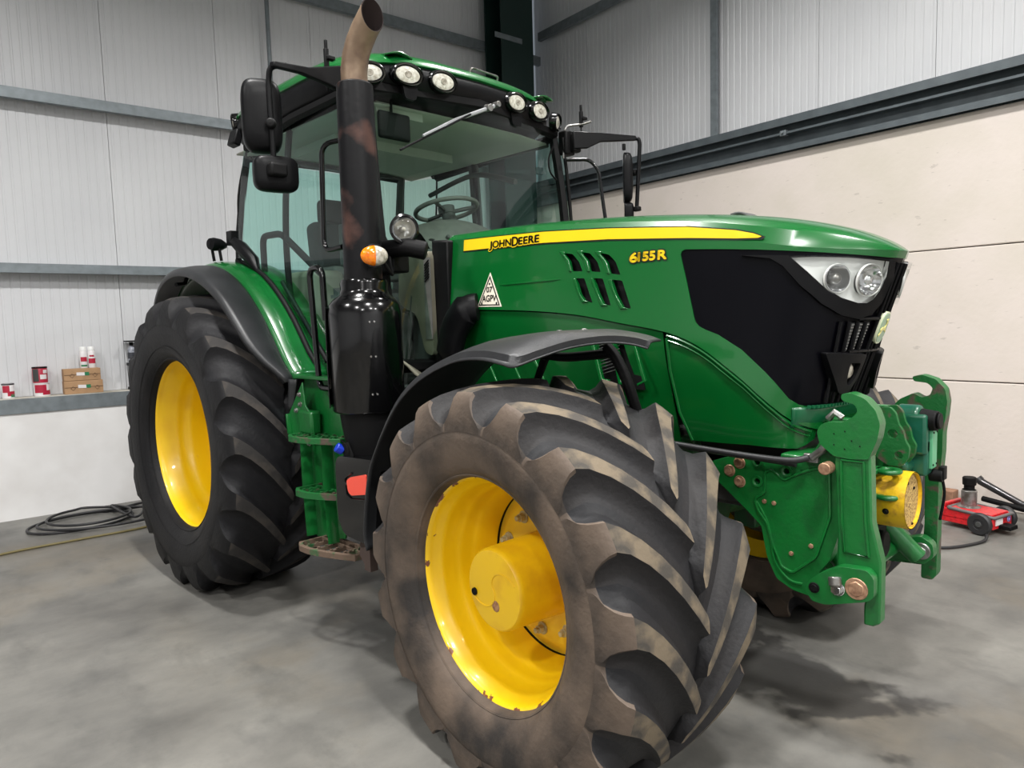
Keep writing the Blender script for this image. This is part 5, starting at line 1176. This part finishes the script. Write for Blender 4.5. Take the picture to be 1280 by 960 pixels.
def linkage(sg):
    yy = lambda y0, th: (lambda u, v, s: (u, sg*(y0-th*s), v))
    mb = MB(); plate(mb, round_poly(PL, .012, 3), yy(.385, .045), holes=[circ((3.304, 1.046), .011), circ((3.41, 1.027), .011), circ((3.304, .976), .011)])
    p = mb.build('linkage_side_plate', GREEN2, tractor, bevel=.004)
    mb = MB(); pts = [(x, sg*.387, z) for x, z in round_poly(PI_, .012, 3)]; mb.tube(pts+[pts[0]], .0055, 6, caps=False); mb.build('plate_ridge', GREEN2, p, smooth=60)
    mb = MB(); pts = [(x, sg*.386, z) for x, z in ((3.30, .905), (3.335, .85), (3.352, .80), (3.372, .70), (3.42, .645), (3.47, .64))]; mb.tube(smooth_path(pts, 4), .005, 6); mb.build('plate_ridge', GREEN2, p, smooth=60)
    mb = MB(); plate(mb, PI_, yy(.380, .002)); 
    for (x, z) in ((3.236, 1.035), (3.197, 1.001), (3.237, .966)): bolt(p, (x, sg*.386, z), (0, sg, 0), .0165, BRONZE, 'plate_bolt', .014)
    for (x, z) in ((3.331, .908), (3.366, .907), (3.497, .78), (3.429, .739)): bolt(p, (x, sg*.386, z), (0, sg, 0), .006, BRONZE, 'plate_screw', .004)
    for (x, z) in ((3.304, 1.046), (3.41, 1.027), (3.304, .976)):
        mb = MB(); mb.lathe([(.011, .002), (.013, .004), (.020, .004), (.022, 0)], c=(x, sg*.386, z), axis=(0, sg, 0), n=18); mb.build('hole_boss', GREEN2, p, smooth=60)
    mb = MB(); plate(mb, round_poly(HOOK, .010, 3), yy(.445, .055)); h = mb.build('lift_hook', GREEN2, tractor, bevel=.010, segs=3)
    for c in circ((3.615, 1.165), .030, 5)+[(3.67, 1.15)]: bolt(h, (c[0], sg*.446, c[1]), (0, sg, 0), .0025, BLACKM, 'hook_rivet', .001, False)
    mb = MB(); mb.tube([(3.555, sg*.40, 1.222), (3.575, sg*.40, 1.245), (3.60, sg*.40, 1.228)], .012, 8); mb.build('hook_pin', STEEL, h)
    mb = MB(); plate(mb, UPR, yy(.438, .050)); u = mb.build('lift_arm', GREEN2, tractor, bevel=.006)
    mb = MB(); pts = [(x, sg*.440, z) for x, z in ((3.612, 1.10), (3.680, 1.10), (3.688, .91), (3.70, .80), (3.625, .80), (3.617, .90))]; mb.tube(pts+[pts[0]], .005, 6, caps=False); mb.build('arm_ridge', GREEN2, u, smooth=60)
    mb = MB(); mb.cyl((3.572, sg*.43, 1.070), (3.572, sg*.475, 1.070), .020, 20); mb.build('pivot_pin', BRONZE, u, bevel=.003)
    LK = [(3.525, .69), (3.564, .727), (3.625, .764), (3.707, .77), (3.728, .748), (3.729, .687), (3.709, .669), (3.583, .626), (3.539, .628), (3.518, .66)]
    mb = MB(); plate(mb, round_poly(LK, .012, 3), yy(.480, .04)); lk = mb.build('lower_link_bracket', GREEN2, tractor, bevel=.008, segs=3)
    for (x, z, r, m, hh) in ((3.547, .675, .013, BLACKM, .006), (3.621, .690, .017, CHROME, .020), (3.678, .704, .026, BRONZE, .006)): bolt(lk, (x, sg*.481, z), (0, sg, 0), r, m, 'link_bolt', hh)
    mb = MB(); mb.cyl((3.612, sg*.482, .728), (3.618, sg*.490, .700), .020, 16); mb.build('link_spacer', STEEL, lk, bevel=.004)
linkage(-1)
# left side: hook, arm and forward leaning link
mb = MB(); LHK = [(3.588, 1.308), (3.622, 1.316), (3.671, 1.3), (3.704, 1.262), (3.713, 1.214), (3.708, 1.154), (3.70, 1.093), (3.700, 1.017), (3.690, .883), (3.690, .70), (3.69, .52), (3.676, .497), (3.636, .497), (3.636, .554), (3.644, .72), (3.640, 1.012), (3.610, 1.11), (3.545, 1.13), (3.524, 1.191), (3.544, 1.215), (3.594, 1.242), (3.624, 1.225), (3.653, 1.237), (3.662, 1.265), (3.642, 1.284), (3.593, 1.289)]
plate(mb, round_poly(LHK, .008, 2), lambda u, v, s: (u, .41-.06*s, v)); lh = mb.build('lift_hook', GREEN_WORN, tractor, bevel=.008, segs=3)
mb = MB(); plate(mb, round_poly(PL, .012, 3), lambda u, v, s: (u, .385-.045*s, v)); mb.build('linkage_side_plate', GREEN2, tractor, bevel=.004)
mb = MB(); mb.prism(round_poly([(3.44, .56), (3.52, .565), (3.60, .572), (3.665, .578), (3.700, .615), (3.695, .665), (3.655, .69), (3.598, .672), (3.50, .64), (3.44, .62)], .014, 3), lambda u, v, s: (u, .27+.05*s, v)); ll = mb.build('lower_link_arm', GREEN2, tractor, bevel=.008, segs=3)
bolt(ll, (3.657, .268, .632), (0, -1, 0), .020, STEEL, 'link_bolt', .012)
mb = MB(); mb.cyl((3.657, .29, .632), (3.657, .262, .632), .033, 24); mb.build('link_washer', STEEL, ll, bevel=.003)
# centre: headstock, top link plates, eyes, pto guard, hydraulic block
mb = MB(); mb.box((3.42, 0, 1.01), (.10, .70, .14)); mb.box((3.48, 0, .90), (.10, .62, .30)); mb.box((3.53, -.06, .84), (.10, .40, .10)); mb.prism([(3.48, 1.20), (3.56, 1.20), (3.62, 1.05), (3.62, .76), (3.50, .64), (3.44, .64), (3.44, 1.1)], XZ(-.20, .03)); mb.prism([(3.48, 1.20), (3.56, 1.20), (3.62, 1.05), (3.62, .76), (3.50, .64), (3.44, .64), (3.44, 1.1)], XZ(.24, .03))
hs_ = mb.build('linkage_headstock', GREEN2, tractor, bevel=.008)
mb = MB(); mb.cyl((3.56, -.37, .645), (3.56, .37, .645), .036, 20); mb.cyl((3.565, -.30, .645), (3.565, -.26, .645), .055, 20); mb.cyl((3.565, -.23, .645), (3.565, -.19, .645), .055, 20); mb.build('cross_shaft', GREEN2, tractor, bevel=.004)
WV = [(3.560, 1.13), (3.575, 1.20), (3.591, 1.222), (3.623, 1.226), (3.642, 1.205), (3.652, 1.166), (3.668, 1.142), (3.675, 1.108), (3.689, 1.084), (3.685, 1.045), (3.664, 1.015), (3.620, 1.013), (3.58, 1.04)]
for y in (-.02, .055):
    mb = MB(); plate(mb, round_poly(WV, .008, 3), lambda u, v, s, y=y: (u, y+.018*s, v), holes=[circ((3.633, 1.130), .017), circ((3.655, 1.055), .014)]); w_ = mb.build('top_link_plate', GREEN_WORN, tractor, bevel=.004)
for (x, y, z) in ((3.640, -.075, 1.005), (3.640, -.080, .915)):
    mb = MB(); mb.lathe([(.020, -.009), (.040, -.009), (.046, 0), (.040, .009), (.020, .009), (.016, 0), (.020, -.009)], c=(x, y, z), n=28); mb.box((x-.07, y-.01, z), (.09, .075, .018)); mb.build('towing_eye', GREEN2, tractor, bevel=.003)
mb = MB(); mb.lathe([(.100, .0), (.103, .0), (.103, -.15), (.095, -.17)], c=(3.700, 0, .893), axis=(1, 0, 0), n=48); mb.lathe([(.099, 0), (.099, -.15)], c=(3.700, 0, .893), axis=(1, 0, 0), n=48); mb.lathe([(.099, 0), (.103, 0)], c=(3.700, 0, .893), axis=(1, 0, 0), n=48)
pto = mb.build('pto_guard', YELLOW_P, tractor, smooth=50)
mb = MB(); mb.lathe([(0, -.012), (.098, -.012), (.098, -.016), (0, -.016)], c=(3.700, 0, .893), axis=(1, 0, 0), n=40); mb.build('pto_guard_mesh', MESHY, pto)
for (yy, zz) in ((-.03, .96), (.04, .93), (.03, .80), (-.05, .81)): bolt(pto, (3.689, yy, zz), (1, 0, 0), .004, BLACKM, 'guard_screw', .003)
bolt(pto, (3.64, -.100, .865), (.0, -1, -.25), .008, BLACKM, 'guard_bolt', .006)
mb = MB(); mb.box((3.665, .16, 1.115), (.09, .13, .15)); mb.box((3.675, .16, 1.03), (.07, .10, .14)); mb.cyl((3.60, .15, 1.17), (3.68, .15, 1.17), .05, 20); mb.cyl((3.64, .02, 1.00), (3.64, .12, 1.00), .030, 20); hb = mb.build('hydraulic_block', TEAL, tractor, bevel=.012, segs=3)
mb = MB(); mb.cyl((3.68, .15, 1.165), (3.735, .145, 1.165), .042, 24, r2=.036); mb.cyl((3.735, .145, 1.165), (3.745, .145, 1.165), .030, 20); mb.build('block_cap', BLACKM, hb, bevel=.004)
mb = MB(); mb.box((3.714, .17, 1.06), (.012, .06, .15)); mb.build('block_cover', mat('pale_green_cover', srgb(86, 160, 118), .45), hb, bevel=.003)
for (yy, zz) in ((.15, 1.12), (.15, 1.0), (.19, 1.12), (.19, 1.0)): bolt(hb, (3.72, yy, zz), (1, 0, 0), .004, BLACKM, 'cover_screw', .003, False)
mb = MB(); mb.cyl((3.70, .19, .955), (3.745, .19, .955), .024, 16); mb.box((3.74, .20, .965), (.02, .04, .05)); mb.tube(smooth_path([(3.74, .20, .94), (3.745, .21, .88), (3.73, .22, .78)], 5), .006, 6); mb.build('hydraulic_coupler', BLACKM, hb, bevel=.003)
MB().cyl((3.50, .16, .80), (3.66, .22, .62), .035, 18).build('lift_cylinder', GREEN2, tractor, bevel=.003); MB().cyl((3.45, -.26, .82), (3.62, -.30, .66), .032, 18).build('lift_cylinder', GREEN2, tractor, bevel=.003)
mb = MB(); mb.cyl((3.47, .05, .70), (3.60, .05, .70), .05, 18); mb.box((3.50, 0, .74), (.14, .30, .05)); mb.build('headstock_underside', BLACKM, hs_, bevel=.01)
mb = MB(); mb.tube([(3.50, -.40, 1.085), (3.535, -.40, 1.115), (3.56, -.40, 1.15)], .014, 8); mb.box((3.500, -.395, 1.085), (.05, .02, .03)); mb.build('side_lug', STEEL, hs_, bevel=.004)
# ------------------------------------------------------------------ tins, boxes and cans on the ledge of the left wall
SH = 1.039
def ledge(s, n=2.64, z=SH): return MW @ Vector((s, n, z))
def tin(s, z, r, h, label, wrap, lid, band=None, grp=None, n=2.64):
    t = empty('paint_tin', label, 'paint tin', ledge(s, n, z), WALL, grp)
    MB().lathe([(0, 0), (r, 0), (r, h-.004), (r*.96, h), (0, h-.002)], n=28).build('tin_body', wrap, t, smooth=50)
    MB().lathe([(r*1.0, h-.012), (r*1.03, h-.010), (r*1.03, h+.001), (r*.90, h+.002), (r*.88, h-.005), (0, h-.005)], n=28).build('tin_lid', lid, t, smooth=50)
    if band:
        for (a0, a1, z0, z1, m) in band:
            mb = MB(); mb.grid(lambda u, v: ((r+.001)*math.cos(R(a0+(a1-a0)*u)), (r+.001)*math.sin(R(a0+(a1-a0)*u)), z0+(z1-z0)*v), 8, 1); mb.build('label_print', m, t)
    return t
tin(-1.885, SH, .045, .125, 'low paint tin with red, white and green label, leftmost on the ledge', TINW, TINM, [(-150, -80, .05, .11, TINR), (-100, -20, .02, .06, TINR), (-70, -20, .01, .035, TING)])
tin(-1.645, SH, .060, .115, 'lower red and white tin of the stack of two on the ledge', TINW, TINW, [(-150, -60, .03, .10, TINR), (-90, -20, .012, .05, TINR)], 'stack of two tins')
tin(-1.650, SH+.118, .056, .135, 'dark lidded tin standing on top of another tin on the ledge', TINR, BLACKM, [(-160, -105, .01, .12, GREYD), (-95, -40, .03, .07, TINW), (-70, -30, .08, .11, TINW)], 'stack of two tins')
def carton(s, z, w, d, h, label, grp):
    t = empty('cardboard_box', label, 'cardboard box', ledge(s, 2.635, z), WALL, grp)
    MB().box((0, 0, h/2), (w, d, h)).build('carton', CARD, t, bevel=.003)
    MB().box((0, -d/2-.001, h*.5), (w*.98, .002, .004)).build('flap_line', CARDT, t)
    MB().box((-.01, -d/2-.0015, h*.55), (.07, .002, .028), rot=Matrix.Rotation(.05, 3, 'Y')).build('sticker', TINW, t)
    MB().box((.035, -d/2-.002, h*.55), (.035, .002, .03)).build('green_sticker', TING, t)
    for x in (-w*.28, w*.34): MB().lathe([(.020, 0), (.020, .002), (.016, .002), (.016, 0)], c=(x, -d/2-.0005, h*.42), axis=(0, -1, 0), n=4).build('print_mark', CARDT, t)
carton(-1.335, SH, .30, .125, .115, 'brown cardboard box on the ledge, under another box', 'stacked cardboard boxes')
carton(-1.340, SH+.117, .285, .12, .105, 'brown cardboard box on top of the other, carrying two spray cans', 'stacked cardboard boxes')
for s, lab, band in ((-1.315, 'white capped spray can with red label, left one on the boxes', [(-140, -40, .06, .10, TINR), (-140, -40, .015, .03, TING)]), (-1.250, 'white capped spray can with red label, right one on the boxes', [(-150, -40, .04, .085, TINR), (-130, -60, .10, .115, TINR)])):
    t = empty('spray_can', lab, 'spray can', ledge(s, 2.635, SH+.223), WALL, 'spray cans on the boxes')
    MB().lathe([(0, 0), (.029, 0), (.031, .004), (.031, .145), (.026, .155), (.024, .158)], n=24).build('can_body', TINW, t, smooth=50)
    MB().lathe([(.027, .156), (.027, .188), (.024, .192), (0, .193)], n=24).build('can_cap', mat('white_cap', srgb(236, 236, 234), .4), t, smooth=50)
    for (a0, a1, z0, z1, m) in band:
        mb = MB(); mb.grid(lambda u, v: (.0318*math.cos(R(a0+(a1-a0)*u)), .0318*math.sin(R(a0+(a1-a0)*u)), z0+(z1-z0)*v), 8, 1); mb.build('label_print', m, t)
BOT = mat('grey_bottle', srgb(168, 172, 182), .3, noise=(30, srgb(120, 124, 134), .4, .6)); DARKB = mat('dark_wrap', srgb(60, 62, 68), .35)
def bottle(s, n, z, label, r=.034, h=.19):
    t = empty('bottle', label, 'bottle', ledge(s, n, z), WALL, 'bottles at the end of the ledge')
    MB().lathe([(0, 0), (r, 0), (r, h*.62), (r*.8, h*.72), (r*.4, h*.80), (r*.4, h*.86)], n=22).build('bottle_body', BOT, t, smooth=50)
    MB().lathe([(r*1.01, h*.2), (r*1.01, h*.5)], n=22).build('bottle_label', DARKB if (int(s*1000) % 2) else TINW, t)
    MB().lathe([(r*.5, h*.84), (r*.5, h), (0, h)], n=18).build('bottle_cap', BLACKM, t, smooth=50)
def tray(s, z, lab):
    t = MB(); t.box((0, 0, .012), (.25, .13, .024)); t.box((0, -.064, .035), (.25, .004, .03)); o = t.build('bottle_tray', BLACKM, None, loc=ledge(s, 2.63, z), rotz=WALL, bevel=.002)
    tag(o, lab, 'tray', 'black trays of bottles')
tray(-.84, SH, 'black tray on the ledge carrying the lower bottles by the rear tyre'); tray(-.84, SH+.225, 'black tray stacked above the lower bottles by the rear tyre')
for i, s in enumerate((-.925, -.853, -.781)):
    w = ('left', 'middle', 'right')[i]
    bottle(s, 2.625, SH+.026, w+' grey bottle in the lower tray beside the rear tyre'); bottle(s, 2.625, SH+.251, w+' grey bottle in the upper tray beside the rear tyre')
tg = MB().box((0, 0, 0), (.27, .14, .012)).build('tray_lid', BLACKM, None, loc=ledge(-.84, 2.63, SH+.45), rotz=WALL, bevel=.003); tag(tg, 'flat black lid lying on the upper bottles on the ledge', 'lid')
# ------------------------------------------------------------------ air hose coiled on the floor by the left wall
def fl(s, n, z=.012): return MW @ Vector((s, n, z))
def hose(name, pts, r, m, label, cat='hose', grp=None):
    mb = MB(); mb.tube(smooth_path([fl(*p) for p in pts], 8), r, 8); o = mb.build(name, m, None, smooth=60); return tag(o, label, cat, grp)
c1 = (-1.45, 1.95)
def loop(c, a, b, rot, a0, a1, n, z):
    out = []
    for i in range(n+1):
        t = R(a0+(a1-a0)*i/n); x = a*math.cos(t); y = b*math.sin(t); out.append((c[0]+x*math.cos(rot)-y*math.sin(rot), c[1]+x*math.sin(rot)+y*math.cos(rot), z))
    return out
hose('air_hose', [(-.62, 2.42, .011), (-.95, 2.40, .011), (-1.25, 2.25, .013)]+loop((-1.50, 2.02), .38, .28, .1, 60, 410, 14, .014)+loop((-1.34, 1.93), .48, .30, -.25, 60, 400, 14, .034)+loop((-1.44, 2.02), .30, .31, .5, 50, 380, 13, .056)+[(-1.15, 1.75, .040), (-1.0, 2.1, .030)], .0105, RUBBERH, 'black rubber air hose lying in loose coils below the white wall', 'hose')
hose('air_line', [(-2.9, 1.22, .010), (-2.4, 1.36, .010), (-2.0, 1.45, .010), (-1.6, 1.46, .010), (-1.2, 1.46, .010), (-.95, 1.55, .010), (-.78, 1.80, .010), (-.74, 2.10, .010)], .0095, TANH, 'tan hose running from the left edge over the floor before the black coil', 'hose')
# ------------------------------------------------------------------ trolley jack by the concrete wall
JW = 1.1
jb = MW @ Vector((3.42, -2.92, 0))
J = Vector((jb.x, jb.y, 0)); jr = R(165)
t = empty('air_hydraulic_jack', 'small red air hydraulic trolley jack with grey cylinder standing near the concrete wall', 'jack', J, jr)
# local x to the wall/back, y across
mb = MB(); mb.box((.02, 0, .075), (.34, .25, .02)); mb.box((-.155, 0, .085), (.02, .25, .09)); mb.box((.18, 0, .10), (.03, .24, .13)); mb.box((.02, .115, .085), (.34, .02, .10)); mb.box((.02, -.115, .085), (.34, .02, .10)); jc = mb.build('jack_chassis', JACKR, t, bevel=.006)
MB().box((.0, 0, .136), (.30, .21, .014)).build('jack_deck', JACKR, t, bevel=.004)
mb = MB(); mb.tube(fillet([(-.17, -.12, .125), (.14, -.125, .140), (.14, .125, .140), (-.17, .12, .125), (-.17, -.12, .125)], .02), .012, 8); mb.build('jack_rail', mat('jack_grey', srgb(96, 94, 94), .5), t, smooth=60)
mb = MB(); mb.lathe([(0, .13), (.075, .13), (.075, .145), (.050, .155), (.050, .26), (.044, .265), (.044, .27)], c=(.06, 0, 0), n=32); mb.build('lift_cylinder', STEEL, t, smooth=40)
mb = MB(); mb.lathe([(.034, .265), (.034, .30), (.043, .305), (.045, .355), (.038, .362), (0, .362)], c=(.06, 0, 0), n=28); mb.build('jack_saddle', BLACKM, t, smooth=40)
for y in (-.165, .165):
    mb = MB(); mb.lathe([(.02, -.02), (.035, -.018), (.037, -.022), (.068, -.022), (.078, -.012), (.078, .012), (.068, .022), (.037, .022), (.035, .018), (.02, .02)], c=(-.10, y, .078), axis=(0, 1, 0), n=32); w = mb.build('jack_wheel', RUBBERH, t, smooth=40)
    MB().cyl((-.10, y-.024, .078), (-.10, y+.024, .078), .020, 16).build('wheel_cap', GREYD, w, bevel=.003)
MB().box((-.168, .05, .090), (.004, .09, .045)).build('jack_plate', TINW, t)
MB().lathe([(0, 0), (.022, 0), (.022, .003), (0, .003)], c=(-.170, -.07, .095), axis=(-1, 0, 0), n=20).build('jack_badge', mat('badge_lilac', srgb(190, 170, 220), .4), t)
MB().lathe([(.012, 0), (.017, 0), (.017, .002), (.012, .002)], c=(-.1735, -.07, .095), axis=(-1, 0, 0), n=20).build('badge_ring', mat('badge_blue', srgb(70, 80, 160), .4), t)
mb = MB(); mb.box((-.20, 0, .055), (.08, .10, .03)); mb.build('jack_valve', BLACKM, t, bevel=.005)
jl = [(3.17, -3.06, .03), (3.06, -3.07, .012), (2.83, -3.00, .012), (2.72, -2.92, .012), (2.66, -2.80, .012), (2.66, -2.55, .012), (2.75, -2.2, .012), (2.9, -1.8, .012)]
hose('jack_hose', jl, .010, RUBBERH, 'short black hose curving from the red jack behind the tractor', 'hose')
# black ramp irons and handles leaning low against the wall
t = empty('steel_bar', 'long black steel bar propped low against the concrete wall behind the jack', 'steel bar', MW @ Vector((3.80, -2.92, 0)), WALL)
mb = MB(); mb.tube([(.10, .14, .24), (.02, -.15, .13), (-.05, -.48, .05)], [.030, .026, .022], 8); mb.cyl((.10, .14, .24), (.10, .16, .26), .035, 12); mb.build('bar_tube', mat('handle_black', srgb(34, 34, 36), .35, coat=.3), t, smooth=50)
mb = MB(); mb.tube([(.04, .10, .12), (-.05, -.25, .10), (-.12, -.5, .03)], .022, 8); mb.build('bar_socket', BLACKM, t, smooth=50)
t = empty('steel_bracket', 'black pressed steel bracket on the floor at the right edge by the wall', 'steel bracket', MW @ Vector((3.62, -3.42, 0)), WALL)
mb = MB(); mb.box((.08, 0, .16), (.16, .42, .05)); mb.box((.0, 0, .07), (.03, .42, .14)); mb.build('bracket_channel', BLACKM, t, bevel=.006)
mb = MB(); mb.grid(lambda u, v: (-.02-.16*v, -.2+.42*u, .10-.085*v+.02*math.sin(u*6)), 8, 4); mb.build('bracket_foot', RUBBERH, t, solid=.02)
tb = MB().box((0, 0, .06), (.12, .26, .12)).build('concrete_block', BRICKM, None, loc=MW @ Vector((3.97, -2.46, 0)), rotz=WALL, bevel=.006); tag(tb, 'brown block against the foot of the concrete wall beside the jack', 'block')
mb = MB(); mb.grid(lambda u, v: (.10*u, .07*v, .004+.012*math.sin(u*5)*math.sin(v*4+1)), 6, 5); pp = mb.build('paper_scrap', mat('paper', srgb(226, 222, 212), .8), None, solid=.001, loc=MW @ Vector((3.62, -2.42, .004)), rotz=WALL+.4); tag(pp, 'crumpled white paper scrap on the floor behind the front linkage', 'paper')
